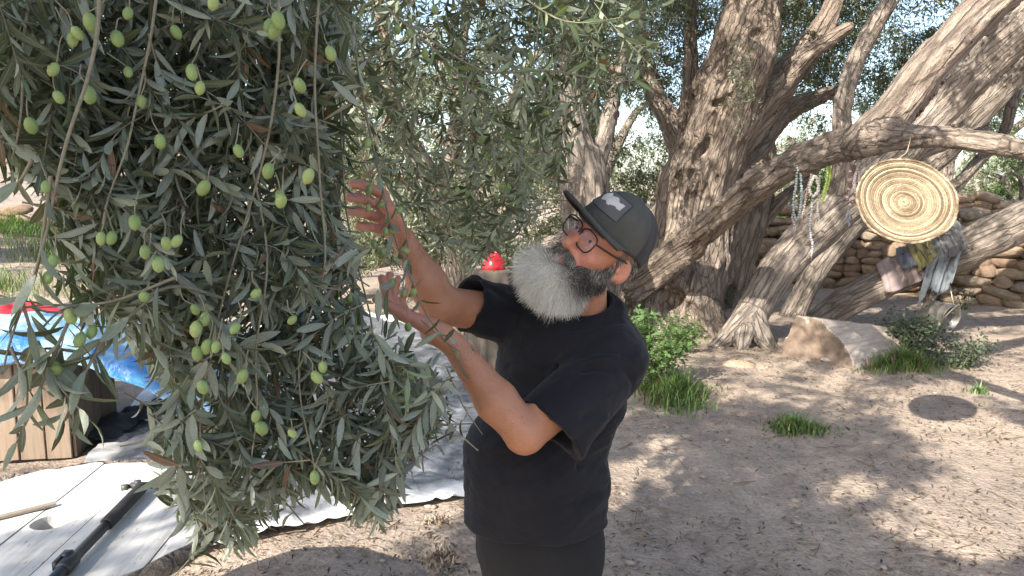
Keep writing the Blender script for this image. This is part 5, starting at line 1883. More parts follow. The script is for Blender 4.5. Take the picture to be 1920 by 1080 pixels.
for a_, b_ in zip(edges[:-1], edges[1:]):
    y0, y1 = a_ + 0.0018, b_ - 0.0018
    ys = np.linspace(y0, y1, 6)
    xs = np.sqrt(np.maximum(TRd ** 2 - ys ** 2, 0.0004)) * (1 + 0.012 * np.sin(ys * 31))
    n = 16
    V = []
    for zz in (0, -0.045):
        for y, x in zip(ys, xs):
            for s in np.linspace(-x, x, n):
                V.append((s, y, zz + (0.0016 * math.sin(s * 9 + y * 40) - 0.0025 * (abs(y - ys[0]) < 1e-6 or abs(y - ys[-1]) < 1e-6) if zz == 0 else 0)))
    V = np.array(V)
    F = []
    q = 6 * n
    for i in range(5):
        for j in range(n - 1):
            F.append((i * n + j, i * n + j + 1, (i + 1) * n + j + 1, (i + 1) * n + j))
            F.append((q + i * n + j, q + (i + 1) * n + j, q + (i + 1) * n + j + 1, q + i * n + j + 1))
    for j in range(n - 1):
        F.append((j, q + j, q + j + 1, j + 1))
        F.append((5 * n + j, 5 * n + j + 1, q + 5 * n + j + 1, q + 5 * n + j))
    for i in range(5):
        F.append((i * n, (i + 1) * n, q + (i + 1) * n, q + i * n))
        F.append((i * n + n - 1, q + i * n + n - 1, q + (i + 1) * n + n - 1, (i + 1) * n + n - 1))
    o = link('plank', mesh_np('plank', V, np.array(F), False), M['white_plank'])
    o.parent = root
    o.matrix_parent_inverse = Matrix.Translation(root.location).inverted()
    o.matrix_basis = Matrix.Translation(Vector(TC) + Vector((0, 0, RNG.normal(0, 0.0012)))) @ Matrix([list(r) for r in Rt]).to_4x4()
    tops.append(o)
# the axle hole through the middle of the reel
mb = MB()
mb.tube([TC - np.array([0, 0, 0.3]), TC + np.array([0, 0, 0.3])], 0.052, 28)
cut = mb.build('cutter', M['white_plank'], smooth=False)
for o in tops:
    md = o.modifiers.new('hole', 'BOOLEAN')
    md.object = cut
    md.operation = 'DIFFERENCE'
    md.solver = 'EXACT'
dg = bpy.context.evaluated_depsgraph_get()
for o in tops:
    me = bpy.data.meshes.new_from_object(o.evaluated_get(dg))
    o.modifiers.clear()
    o.data = me
bpy.data.objects.remove(cut)
mb = MB()
a = np.linspace(0, 2 * np.pi, 90, endpoint=False)
wv = 1 + 0.012 * np.sin(5 * a) + 0.008 * np.sin(13 * a + 1)
mb.tube(np.stack([TC[0] + np.cos(a) * (TRd + 0.012) * wv, TC[1] + np.sin(a) * (TRd + 0.012) * wv, TC[2] - 0.022 + 0.004 * np.sin(9 * a)], 1), 0.024 * (1 + 0.2 * np.sin(11 * a)), 8, closed=True)
t_ = mb.mesh('rim')
at = t_.attributes.new('bco', 'FLOAT_VECTOR', 'POINT')
vv = np.empty(len(t_.vertices) * 3, np.float32)
t_.vertices.foreach_get('co', vv)
at.data.foreach_set('vector', vv)
keep(link('rim', t_, M['bark']), root)
mb = MB()
mb.tube([(TC[0], TC[1], 0.0), (TC[0], TC[1], 0.05)], TRd * 0.9, 40)
mb.tube([(TC[0], TC[1], 0.05), (TC[0], TC[1], 0.674)], 0.19, 28, False)
mb.tube([(TC[0], TC[1], 0.05), (TC[0], TC[1], 0.674)], 0.18, 28, False)
keep(mb.build('pedestal', plain('reel_core', (0.055, 0.042, 0.033), 0.9), smooth=False), root)  # drum coloured dark to put shade inside the axle hole

TZ = 0.722
# collapsible selfie pole lying across the planks
pa, pb_ = G(108, 1078, TZ + 0.02), G(268, 912, TZ + 0.02)
dr = unit(pb_ - pa)
sdv = np.array([-dr[1], dr[0], 0])
pa2 = pa - dr * 0.25
root = empty('camera_pole', tuple(pa), 'black telescopic camera pole with a foam grip lying on the white table', 'camera pole')
blk = plain('black_plastic', (0.022, 0.023, 0.025), 0.42, bump=0.05)
foam = plain('black_foam', (0.028, 0.026, 0.027), 0.85, bump=0.3, bscale=300, bdist=0.001)
mb = MB()
Lp = np.linalg.norm(pb_ - pa)
mb.tube([pa + dr * Lp * 0.50, pa + dr * Lp * 0.515, pa + dr * Lp * 0.95, pa + dr * Lp * 0.985, pa + dr * Lp], [0.017, 0.0195, 0.0195, 0.018, 0.012], 16)
keep(mb.build('grip', foam), root)
mb = MB()
mb.tube([pa2, pa + dr * Lp * 0.52], 0.0145, 14)
keep(mb.build('tube', plain('pole_tube', (0.016, 0.018, 0.024), 0.3, bump=0.02)), root)
Rp = np.stack([dr, sdv, np.array([0, 0, 1.0])], 1)
for off, w in ((0.02, 1.0), (-0.19, 1.1)):
    mb = MB()
    c = pa + dr * (Lp * 0.06 + off)
    mb.tube([c - dr * 0.032, c - dr * 0.026, c + dr * 0.026, c + dr * 0.032], [0.016, 0.0205 * w, 0.0205 * w, 0.016], 14)
    mb.box(c + sdv * 0.020 + np.array([0, 0, 0.008]), (0.05, 0.012, 0.022), Rp)
    mb.box(c + sdv * 0.010 + dr * 0.02 + np.array([0, 0, 0.018]), (0.026, 0.022, 0.012), Rp)
    keep(mb.build('clamp', blk), root)
mb = MB()
hc = pb_ + dr * 0.012
mb.tube([pb_ - dr * 0.004, pb_ + dr * 0.014], 0.011, 12)
mb.box(hc - sdv * -0.018, (0.020, 0.055, 0.014), Rp)
mb.tube([hc + sdv * 0.045 - dr * 0.012, hc + sdv * 0.065 - dr * 0.016], [0.010, 0.010], 10)
mb.tube([hc + sdv * 0.02 + np.array([0, 0, 0.004]), hc + sdv * 0.02 + np.array([0, 0, 0.016])], [0.012, 0.010], 10)
mb.tube(spline([hc - sdv * 0.012, hc - sdv * 0.04 + dr * 0.02, hc - sdv * 0.068 + dr * 0.025], 5), [0.0075] * 11, 8)
mb.tube(spline([hc - sdv * 0.012 + dr * 0.018, hc - sdv * 0.04 + dr * 0.036, hc - sdv * 0.07 + dr * 0.034], 5), [0.0055] * 11, 8)
keep(mb.build('mount', plain('grey_plastic', (0.07, 0.068, 0.066), 0.5, bump=0.1)), root)

# small things lying on the table
pa, pb_ = G(-60, 988, TZ), G(105, 947, TZ)
mb = MB()
d_ = unit(pb_ - pa)
mb.box((pa + pb_) / 2 + np.array([0, 0, 0.006]), (np.linalg.norm(pb_ - pa), 0.022, 0.007), np.stack([d_, np.array([-d_[1], d_[0], 0]), np.array([0, 0, 1.0])], 1))
o = mb.build('wood_strip', plain('grey_strip', (0.26, 0.215, 0.17), 0.85), smooth=False)
tag(o, 'thin flat grey wooden strip lying at the left edge of the white table', 'wood strip')
# ---------------------------------------------------------------- white covered stand with a shiny red bag behind the raised arm
sc_ = W(920, 560, 6.3)
g = SDF.box(sc_ + np.array([-0.6, -0.5, -sc_[2] - 0.05]), sc_ + np.array([0.6, 0.5, 0.6]), 0.02)
top_z = W(920, 505, 6.3)[2]
s, P = g.win(np.array([-99, -99, -99.]), np.array([99, 99, 99.]))
q = P - sc_.astype(np.float32)
fl = 0.02 * np.sin(9 * np.arctan2(q[..., 1], q[..., 0])) * np.clip((top_z - P[..., 2]) * 3, 0, 1)
g.f[s] = np.maximum(np.sqrt(q[..., 0] ** 2 * 0.7 + q[..., 1] ** 2) - 0.15 - fl - 0.02 * np.clip(top_z - P[..., 2], 0, 2), np.maximum(P[..., 2] - top_z, -P[..., 2] + 0.0))
V, F = g.polygonise()
o = link('covered_stand', mesh_np('covered_stand', V, F), plain('dull_cloth', (0.085, 0.07, 0.056), 0.9))
tag(o, 'narrow stand under a dark brown cloth behind the raised arm of the man', 'stand')
g = SDF.box(sc_ + np.array([-0.3, -0.3, -0.2]), sc_ + np.array([0.3, 0.3, 0.75]), 0.010)
bc_ = W(925, 500, 6.3)
g.ell(bc_, (0.10, 0.09, 0.085), None, 0.03)
g.cone(bc_ + np.array([0.0, 0, 0.05]), bc_ + np.array([0.03, 0, 0.11]), 0.05, 0.03, 0.03)
g.cone(bc_ + np.array([0.045, 0, 0.09]), bc_ + np.array([0.08, -0.01, 0.035]), 0.016, 0.014, 0.02)
s, P = g.win(np.array([-99, -99, -99.]), np.array([99, 99, 99.]))
g.f[s] += (0.005 * fbm(P * 14, 2, 5)).astype(np.float32)
V, F = g.polygonise()
o = link('red_bag', mesh_np('red_bag', V, F), plain('red_foil', (0.36, 0.010, 0.018), 0.28, bump=0.25, bscale=18, bdist=0.012))
tag(o, 'shiny red knotted bag on the covered stand behind the raised arm', 'bag')
# ---------------------------------------------------------------- the man
man = empty('person', tuple(W(1000, 1000, 2.03) * np.array([1, 1, 0])), 'bearded man in black t-shirt, cap and glasses reaching up to cup an olive sprig', 'person')
Rr = np.array([-0.70, 0.714, 0.0])        # towards his right
Rf_ = np.array([-0.714, -0.70, 0.0])      # the way he faces
BT = np.stack([Rr, Rf_, np.array([0, 0, 1.0])], 1)

# head frame: left, forward, up
HO = W(1099, 440, 1.93)
HS = 1.05


def headM(a, p, r):
    def rot(ax, t):
        return np.asarray(Matrix.Rotation(t, 3, Vector(ax)))
    return rot((0, 0, 1), -a) @ rot((1, 0, 0), -p) @ rot((0, -1, 0), r) @ np.stack([[1, 0, 0], [0, -1, 0], [0, 0, 1]], 1).astype(float)


HM = headM(math.radians(47), math.radians(23), math.radians(-31))


def H(x, y, z):
    return HO + HM @ (np.array([x, y, z]) * HS)


def he(g, c, r, k, op='u', rot=None):
    Mx = HM if rot is None else HM @ np.asarray(rot)
    g.ell(H(*c), np.array(r) * HS, Mx, k, op)


def hc_(g, a, b, ra, rb, k, op='u'):
    g.cone(H(*a), H(*b), ra * HS, rb * HS, k, op)


SHL, ELL, WRL = W(1148, 672, 1.90), W(985, 812, 1.70), W(854, 650, 1.755)
SHR, ELR, WRR = W(985, 596, 2.18), W(824, 572, 1.985), W(756, 448, 1.93)
MIDL = ELL + (WRL - ELL) * 0.38 + np.array([-0.004, 0, -0.004])
MIDR = ELR + (WRR - ELR) * 0.35

PEL = W(1012, 1010, 2.03)
BEL = W(1002, 880, 2.02)
CHE = W(1055, 705, 2.04)
foot_z = 0.0


def torso(g, off, k=0.06):
    g.ell(BEL, np.array([0.205, 0.188, 0.215]) + off, BT, k)
    g.ell(CHE, np.array([0.20, 0.150, 0.205]) + off, BT, k)
    g.ell(PEL, np.array([0.178, 0.165, 0.20]) + off, BT, k)
    g.cone(SHL + np.array([-0.01, 0.02, 0.0]), SHR + np.array([0.01, -0.02, 0.0]), 0.070 + off, 0.068 + off, k)
    g.ell(W(1100, 640, 2.06), np.array([0.165, 0.115, 0.095]) + off, BT, k)


hz = 0.0033
xs = np.arange(-0.52, 0.52, hz)
ys = np.concatenate([np.arange(1.50, 2.52, hz)])
zs = np.concatenate([np.arange(-0.03, 0.93, 0.011), np.arange(0.93, 1.86, hz)])
g = SDF(xs, ys, zs)
torso(g, -0.034)
# legs and feet
HIPS = PEL + np.array([0, 0, -0.04])
legs = []
for sg, fu in ((1, 0.10), (-1, -0.10)):
    hip = HIPS + Rr * 0.09 * sg
    knee = np.array([hip[0], hip[1], 0.47]) + Rr * 0.015 * sg + Rf_ * 0.02
    ank = np.array([hip[0], hip[1], 0.085]) + Rr * 0.03 * sg - Rf_ * 0.01
    toe = np.array([ank[0], ank[1], 0.035]) + Rf_ * 0.17 + Rr * 0.03 * sg
    legs.append((hip, knee, ank, toe))
    g.cone(hip, knee, 0.088, 0.058, 0.05)
    g.cone(knee, ank, 0.056, 0.038, 0.03)
    g.cone(ank - Rf_ * 0.03 + np.array([0, 0, -0.04]), toe, 0.034, 0.028, 0.03)
# neck
NB, NT_ = W(1098, 610, 2.06), H(0.0, -0.075, -0.085)
g.cone(NB - np.array([0, 0, 0.02]), NT_, 0.060, 0.060, 0.02)
# head
he(g, (0, -0.088, 0.035), (0.076, 0.100, 0.090), 0.0 + 0.02)
he(g, (0, -0.042, -0.035), (0.064, 0.058, 0.085), 0.025)
he(g, (0, -0.030, -0.088), (0.056, 0.052, 0.040), 0.02)
for s in (-1, 1):
    he(g, (0.042 * s, -0.016, -0.034), (0.024, 0.022, 0.020), 0.018)
    hc_(g, (0.010 * s, 0.002, 0.020), (0.048 * s, -0.016, 0.019), 0.011, 0.010, 0.012)
    he(g, (0.032 * s, 0.014, -0.001), (0.019, 0.015, 0.012), 0.008, 's')
    he(g, (0.032 * s, -0.006, -0.001), (0.0150, 0.0140, 0.0140), 0.003)
    hc_(g, (0.018 * s, 0.005, 0.0065), (0.046 * s, -0.002, 0.0045), 0.0066, 0.0060, 0.005)
    hc_(g, (0.018 * s, 0.004, -0.0105), (0.045 * s, -0.002, -0.0095), 0.0058, 0.0052, 0.005)
hc_(g, (0, 0.006, 0.004), (0, 0.031, -0.036), 0.0095, 0.0140, 0.010)
he(g, (0, 0.032, -0.040), (0.0150, 0.0145, 0.0135), 0.008)
for s in (-1, 1):
    he(g, (0.0125 * s, 0.017, -0.044), (0.0095, 0.012, 0.0085), 0.006)
    he(g, (0.0065 * s, 0.022, -0.054), (0.004, 0.006, 0.004), 0.003, 's')
    hc_(g, (0.019 * s, 0.010, -0.050), (0.034 * s, -0.003, -0.078), 0.007, 0.006, 0.012)
he(g, (0, 0.010, -0.070), (0.021, 0.009, 0.0050), 0.005)
he(g, (0, 0.010, -0.0815), (0.019, 0.010, 0.0060), 0.005)
he(g, (0, 0.021, -0.0755), (0.021, 0.005, 0.0014), 0.002, 's')
for s in (-1, 1):
    er = np.asarray(Matrix.Rotation(0.35 * s, 3, 'Z')) @ np.asarray(Matrix.Rotation(-0.25, 3, 'X'))
    he(g, (0.080 * s, -0.098, -0.020), (0.010, 0.021, 0.034), 0.006, 'u', er)
    he(g, (0.091 * s, -0.092, -0.017), (0.008, 0.012, 0.021), 0.004, 's', er)
    he(g, (0.076 * s, -0.086, -0.046), (0.008, 0.009, 0.011), 0.005)
    he(g, (0.081 * s, -0.082, -0.024), (0.005, 0.006, 0.008), 0.004)
# arms
g.cone(SHL, ELL, 0.060, 0.047, 0.012)
g.cone(ELL, MIDL, 0.046, 0.0475, 0.012)
g.cone(MIDL, WRL, 0.0475, 0.0305, 0.02)
g.ell(ELL + np.array([-0.006, 0.0, -0.012]), (0.036, 0.036, 0.036), None, 0.012)
g.cone(SHR, ELR, 0.062, 0.050, 0.03)
g.cone(ELR, MIDR, 0.049, 0.046, 0.03)
g.cone(MIDR, WRR, 0.046, 0.030, 0.03)


def chain(pts, rr, k=0.006):
    for (a, b), (ra, rb) in zip(zip(pts[:-1], pts[1:]), zip(rr[:-1], rr[1:])):
        g.cone(a, b, ra, rb, k)


nails = []
# near (left) hand: palm turned up, fingers curling, thumb along the camera side
fl = [[(786, 606, 1.758), (748, 590, 1.752), (726, 560, 1.756), (716, 522, 1.766)],
      [(782, 603, 1.782), (740, 582, 1.784), (724, 548, 1.792), (730, 516, 1.800)],
      [(786, 604, 1.806), (748, 584, 1.814), (736, 552, 1.824), (746, 524, 1.830)],
      [(796, 608, 1.828), (764, 592, 1.838), (752, 566, 1.846), (760, 544, 1.850)]]
for k_, F4 in enumerate(fl):
    pts = [W(*q) for q in F4]
    kn = pts[0]
    g.cone(WRL + (kn - WRL) * 0.12, kn, 0.0195, 0.0150, 0.014)
    chain(pts, [0.0136, 0.0122, 0.0112, 0.0096] if k_ < 3 else [0.0120, 0.0108, 0.0098, 0.0086], 0.004)
    g.ell(pts[1], [0.0112] * 3, None, 0.004)
    nails.append((pts[2], pts[3]))
tb = [W(846, 640, 1.756), W(806, 612, 1.738), W(758, 590, 1.728), W(706, 561, 1.724)]
chain(tb, [0.023, 0.0215, 0.0148, 0.0108], 0.010)
g.ell(tb[2], [0.0152, 0.0145, 0.0145], None, 0.004)
g.ell(W(826, 628, 1.752), (0.034, 0.025, 0.028), None, 0.014)
g.ell(W(822, 628, 1.81), (0.044, 0.030, 0.026), None, 0.016)
nails.append((tb[2], tb[3]))
# far (right) hand: wraps the sprig from behind, fingers stacked and curled towards the camera
fr = [[(716, 362, 1.950), (676, 346, 1.925), (664, 345, 1.888), (688, 350, 1.862)],
      [(714, 386, 1.955), (670, 370, 1.925), (658, 370, 1.884), (686, 375, 1.856)],
      [(714, 410, 1.950), (670, 396, 1.920), (660, 396, 1.880), (688, 400, 1.854)],
      [(720, 432, 1.940), (684, 424, 1.910), (674, 424, 1.878), (696, 427, 1.858)]]
for k_, F4 in enumerate(fr):
    pts = [W(*q) for q in F4]
    kn = pts[0]
    g.cone(WRR + (kn - WRR) * 0.1, kn, 0.0175, 0.0145, 0.014)
    chain(pts, [0.0135, 0.0128, 0.0120, 0.0105] if k_ < 3 else [0.012, 0.0112, 0.0105, 0.0092], 0.004)
    nails.append((pts[2], pts[3]))
tb = [W(752, 438, 1.90), W(742, 412, 1.872), W(728, 392, 1.852), W(708, 378, 1.838)]
chain(tb, [0.020, 0.0165, 0.0130, 0.0100], 0.010)
nails.append((tb[2], tb[3]))
# skin relief
V, F = g.polygonise()
V = V + vnormals(V, F) * (0.0006 * fbm(V * 55, 2, 3))[:, None]
m = NT('skin')
co = m.coord()
at = m.n('Attribute', attribute_name='tone')
n1 = m.noise(co, 14, 5)
n2 = m.noise(co, 180, 4)
c = m.mix(at.outputs['Fac'], (0.42, 0.195, 0.112), (0.54, 0.235, 0.175))
c = m.mix(0.5, c, m.ramp(n1, [(0.3, (0.82, 0.76, 0.72)), (0.7, (1.12, 1.08, 1.05))]), 'MULTIPLY')
c = m.mix(0.35, c, m.ramp(n2, [(0.3, 0.78), (0.7, 1.12)]), 'MULTIPLY')
m.set(color=c, rough=0.50, normal=m.bump(n2, 0.35, 0.0012), Subsurface_Weight=0.15)
m.b.inputs['Subsurface Radius'].default_value = (1.0, 0.35, 0.2)
m.b.inputs['Subsurface Scale'].default_value = 0.008
M['skin'] = m.m
zl = (V - HO) @ HM / HS
tone = np.clip(1 - np.abs(zl[:, 1] - 0.01) / 0.06, 0, 1) * (np.abs(zl[:, 0]) < 0.09) * (zl[:, 2] > -0.12) * (np.linalg.norm(zl, axis=1) < 0.2)
hnd = np.exp(-((np.minimum(np.linalg.norm(V - W(745, 575, 1.76), axis=1), np.linalg.norm(V - W(690, 385, 1.87), axis=1))) / 0.09) ** 2)
ear = np.exp(-(np.linalg.norm(zl - np.array([0.085, -0.098, -0.02]), axis=1) / 0.035) ** 2)
tone = np.clip(tone + 0.9 * hnd + ear, 0, 1)
body = keep(link('body', mesh_np('body', V, F, attrs={'tone': tone}), M['skin']), man)
mb = MB()
for a, b in nails:
    d = unit(b - a)
    for_out = unit(b - W(800, 480, 1.95)) if False else None
for a, b in nails:
    pass

# eyes
mat_eye = NT('eye')
mat_eye.set(color=(0.42, 0.38, 0.35), rough=0.2)
mat_iris = NT('iris')
mat_iris.set(color=(0.035, 0.02, 0.012), rough=0.12)
sV, sF = ICO3
for s in (-1, 1):
    c = np.array([0.032 * s, -0.0015, -0.0025])
    me = mesh_np('eye', (sV * 0.0108 * HS) + H(*c), sF)
    me.materials.append(mat_eye.m)
    me.materials.append(mat_iris.m)
    fc = sV[sF].mean(1)
    look = HM @ unit(np.array([-0.1, 0.95, 0.0]))
    me.polygons.foreach_set('material_index', ((fc / np.linalg.norm(fc, axis=1, keepdims=True)) @ look > 0.80).astype(np.int32))
    keep(link('eye', me), man)

# ---------------------------------------------------------------- t-shirt
CUL = W(1030, 806, 1.745)           # middle of the near cuff
NCL = unit(CUL - SHL) * 0.6 + unit(np.array([-0.62, -0.2, -0.75])) * 0.4
CUR = W(877, 567, 2.05)
NCR = unit(CUR - SHR)
hs = 0.004
lo, hi = np.array([-0.40, 1.55, 0.62]), np.array([0.50, 2.52, 1.56])


def sleeves(g, off, ext, k):
    d = unit(CUL - SHL)
    cutp = (CUL + unit(NCL) * (0.012 if ext else 0), NCL)
    g.cone(SHL + np.array([0.0, 0.0, -0.01]), CUL + d * 0.14, 0.086 + off, 0.102 + off, k, cut=cutp)
    d2 = unit(CUR - SHR)
    cutp = (CUR + unit(NCR) * (0.012 if ext else 0), NCR)
    g.cone(SHR, CUR + d2 * 0.12, 0.078 + off, 0.083 + off, k, cut=cutp)


HEM = 0.795
upn_ = unit(NT_ - NB)
go = SDF.box(lo, hi, hs)
torso(go, 0.006, 0.07)
go.cone(NB - upn_ * 0.05, NB + upn_ * 0.09, 0.118, 0.079, 0.05)
# shirt skirt hangs straight from the belly
go.ell(BEL + np.array([0, 0, -0.11]), (0.199, 0.186, 0.30), BT, 0.05)
sleeves(go, 0.0, False, 0.045)
s_, P = go.win(lo - 1, hi + 1)
# soft folds: drawn from the armpits, sagging at the waist
ax1 = unit(SHL - CHE)
fold = fbm(np.stack([P @ Rr.astype(np.float32) * 7 + P[..., 2] * 5, P @ Rf_.astype(np.float32) * 3, P[..., 2] * 13 - P[..., 0] * 7], -1), 3, 41)
low_ = np.clip((1.25 - P[..., 2]) / 0.4, 0, 1)
vert = fbm(np.stack([P[..., 0] * 12, P[..., 1] * 12, P[..., 2] * 2.2], -1), 2, 47)
DISP = (0.0085 * fold + 0.006 * vert * low_ + 0.0016 * fbm(P * 40, 2, 5)).astype(np.float32)
go.f[s_] += DISP
GROOVES = []


def gv(L, w, amp):
    GROOVES.append((spline(np.array([W(*q) for q in L]), 5), w, amp * 1.25))
    go.groove(*GROOVES[-1])


for L, w, amp in (([(1012, 745, 1.87), (1040, 705, 1.86), (1085, 668, 1.86), (1130, 650, 1.86)], 0.012, 0.010),
                  ([(1000, 770, 1.86), (1020, 730, 1.85), (1048, 700, 1.84)], 0.010, 0.012),
                  ([(1040, 742, 1.80), (1090, 700, 1.79), (1150, 690, 1.79)], 0.012, 0.008),
                  ([(1060, 700, 1.80), (1110, 675, 1.80), (1160, 668, 1.81)], 0.010, -0.006),
                  ([(1090, 690, 1.78), (1150, 680, 1.79), (1185, 715, 1.82), (1192, 770, 1.84), (1170, 820, 1.85)], 0.009, 0.008),
                  ([(1010, 790, 1.75), (1060, 790, 1.70), (1120, 770, 1.72)], 0.010, 0.006),
                  ([(1030, 830, 1.72), (1080, 815, 1.70), (1140, 785, 1.74)], 0.012, -0.006),
                  ([(1060, 850, 1.75), (1110, 835, 1.73), (1160, 800, 1.78)], 0.010, 0.006),
                  ([(930, 720, 1.86), (960, 690, 1.87), (1000, 640, 1.90)], 0.014, 0.006),
                  ([(955, 740, 1.85), (985, 700, 1.86), (1040, 640, 1.88)], 0.014, -0.006),
                  ([(1050, 885, 1.86), (1090, 870, 1.86), (1135, 850, 1.92)], 0.012, 0.009),
                  ([(1030, 910, 1.84), (1090, 905, 1.86), (1140, 880, 1.92)], 0.014, -0.006),
                  ([(1060, 945, 1.84), (1100, 930, 1.86), (1140, 915, 1.92)], 0.012, 0.006),
                  ([(890, 760, 1.88), (885, 830, 1.87), (892, 900, 1.87)], 0.012, 0.004),
                  ([(1000, 965, 1.83), (1060, 975, 1.84), (1130, 960, 1.9)], 0.010, 0.004),
                  ([(890, 528, 2.0), (930, 545, 2.03), (970, 570, 2.05)], 0.010, 0.007), ([(890, 590, 2.0), (925, 600, 2.02), (965, 610, 2.05)], 0.012, -0.006)):
    gv(L, w, amp)
# openings: the two cuffs, the neck and the hem
upn = unit(NT_ - NB)
NR = NB + upn * 0.072
gi = SDF.box(lo, hi, hs)
gi.cone(CUL - unit(CUL - SHL) * 0.11, CUL + unit(CUL - SHL) * 0.10, 0.068, 0.080, 0.0, cut=(CUL + unit(NCL) * 0.010, NCL))
gi.cone(CUR - NCR * 0.11, CUR + NCR * 0.10, 0.062, 0.070, 0.0, cut=(CUR + NCR * 0.010, NCR))
gi.cone(NB + upn * 0.01, NB + upn * 0.30, 0.068, 0.073, 0.0)
gi.ell(np.array([BEL[0], BEL[1], HEM - 0.02]), (0.186, 0.174, 0.09), BT, 0.0)
f = np.maximum(go.f, -gi.f)
hemz = HEM + 0.02 * (P[..., 0] - 0.05) + 0.004 * np.sin(P[..., 0] * 30)
f = np.maximum(f, hemz - P[..., 2])
go.f = f.astype(np.float32)
go.f[s_] = np.maximum(go.f[s_], ((P - NR.astype(np.float32)) @ upn.astype(np.float32)) * 1.0 - 0.004 - 2 * np.clip(np.linalg.norm(P - NR.astype(np.float32), axis=-1) - 0.15, 0, 9))
V, F = go.polygonise()
m = NT('black_cotton')
co = m.coord()
n1 = m.noise(co, 9, 5)
c = m.ramp(n1, [(0.3, (0.0065, 0.0065, 0.009)), (0.7, (0.012, 0.012, 0.016))])
h = m.math('ADD', m.math('MULTIPLY', m.noise(m.coord(scale=(1, 1, 2.5)), 16, 4, 0.6, 0.6), 1.0), m.math('MULTIPLY', m.noise(co, 420, 2), 0.05))
m.set(color=c, rough=0.85, normal=m.bump(h, 0.35, 0.012))
m.b.inputs['Sheen Weight'].default_value = 0.05
m.b.inputs['Sheen Roughness'].default_value = 0.5
m.b.inputs['Specular IOR Level'].default_value = 0.25
M['cotton'] = m.m
shirt = keep(link('t_shirt', mesh_np('t_shirt', V, F), M['cotton']), man)
mb = MB()
a = np.linspace(0, 2 * np.pi, 60, endpoint=False)
e1 = unit(np.cross(upn, [0, 1, 0]))
e2 = np.cross(upn, e1)
col_ = NR + np.array([0, 0, 0.0]) + (np.cos(a) * 0.0765)[:, None] * e1 + (np.sin(a) * 0.0765)[:, None] * e2
mb.tube(col_, 0.0075, 8, closed=True)
keep(mb.build('collar', M['cotton']), shirt)

# ---------------------------------------------------------------- trousers and shoes
gp = SDF.box(np.array([-0.35, 1.6, 0.03]), np.array([0.45, 2.45, 0.96]), 0.0075)
gp.ell(PEL, (0.187, 0.172, 0.19), BT, 0.04, cut=(np.array([0, 0, 0.88]), (0, 0, 1)))
for hip, knee, ank, toe in legs:
    gp.cone(hip, knee, 0.105, 0.080, 0.05)
    gp.cone(knee, ank + np.array([0, 0, -0.03]), 0.080, 0.062, 0.03, cut=(np.array([0, 0, 0.055]), (0, 0, -1)))
s_, P = gp.win(np.array([-9, -9, -9.]), np.array([9, 9, 9.]))
gp.f[s_] += (0.006 * fbm(P * np.array([9, 9, 6.]), 3, 4)).astype(np.float32)
V, F = gp.polygonise()
keep(link('trousers', mesh_np('trousers', V, F), plain('black_trousers', (0.006, 0.0056, 0.0065), 0.9, bump=0.2)), man)
for hip, knee, ank, toe in legs:
    gs = SDF.box(ank + np.array([-0.28, -0.28, -0.1]), ank + np.array([0.28, 0.28, 0.09]), 0.007)
    heel = ank - Rf_ * 0.045 + np.array([0, 0, -0.035])
    gs.cone(heel, toe + Rf_ * 0.03 + np.array([0, 0, 0.005]), 0.047, 0.042, 0.02)
    gs.cone(ank, heel, 0.05, 0.047, 0.02)
    s_, P = gs.win(np.array([-9, -9, -9.]), np.array([9, 9, 9.]))
    gs.f[s_] = np.maximum(gs.f[s_], 0.004 - P[..., 2])
    V, F = gs.polygonise()
    keep(link('shoe', mesh_np('shoe', V, F), plain('dark_shoe', (0.03, 0.028, 0.027), 0.7)), man)

# ---------------------------------------------------------------- cap
CC = np.array([0, -0.086, 0.030])
CRx, CRy, CRz = 0.0875, 0.1125, 0.110
m = NT('cap_cloth')
co = m.coord()
n1 = m.noise(co, 14, 5)
c = m.ramp(n1, [(0.3, (0.040, 0.042, 0.038)), (0.7, (0.066, 0.068, 0.060))])
m.set(color=c, rough=0.88, normal=m.bump(m.noise(co, 500, 2), 0.25, 0.001))
M['cap'] = m.m
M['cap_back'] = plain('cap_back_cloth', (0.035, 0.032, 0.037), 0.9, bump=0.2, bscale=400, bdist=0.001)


def crown_pt(az, t, out=0.0):
    """az: 0 at the front, pi at the back; t: 0 rim, 1 top."""
    ph = t * math.pi / 2
    x, y = math.sin(az), math.cos(az)
    box_ = 1 + 0.05 * math.cos(2 * (az)) ** 2
    rr = math.cos(ph) ** 0.72
    front = max(0.0, y)
    zz = math.sin(ph) ** 0.95 * (CRz + 0.006 * front)
    seam = 0.0012 * max(0, 1 - abs(((az * 3 / math.pi) % 1.0) - 0.0) * 18) + 0.0012 * max(0, 1 - abs(((az * 3 / math.pi) % 1.0) - 1.0) * 18)
    drop = -0.030 * max(0, -y) ** 1.2 - 0.004
    k = 1 + out - seam / 0.1
    n = 0.004 * math.sin(5 * az + 3 * t) * math.sin(ph * 2)
    return H(CC[0] + x * rr * CRx * k * box_ + n * x, CC[1] + y * rr * (CRy + 0.012 * front * (1 - t)) * k + n * y, CC[2] + zz * k + drop * (1 - t))


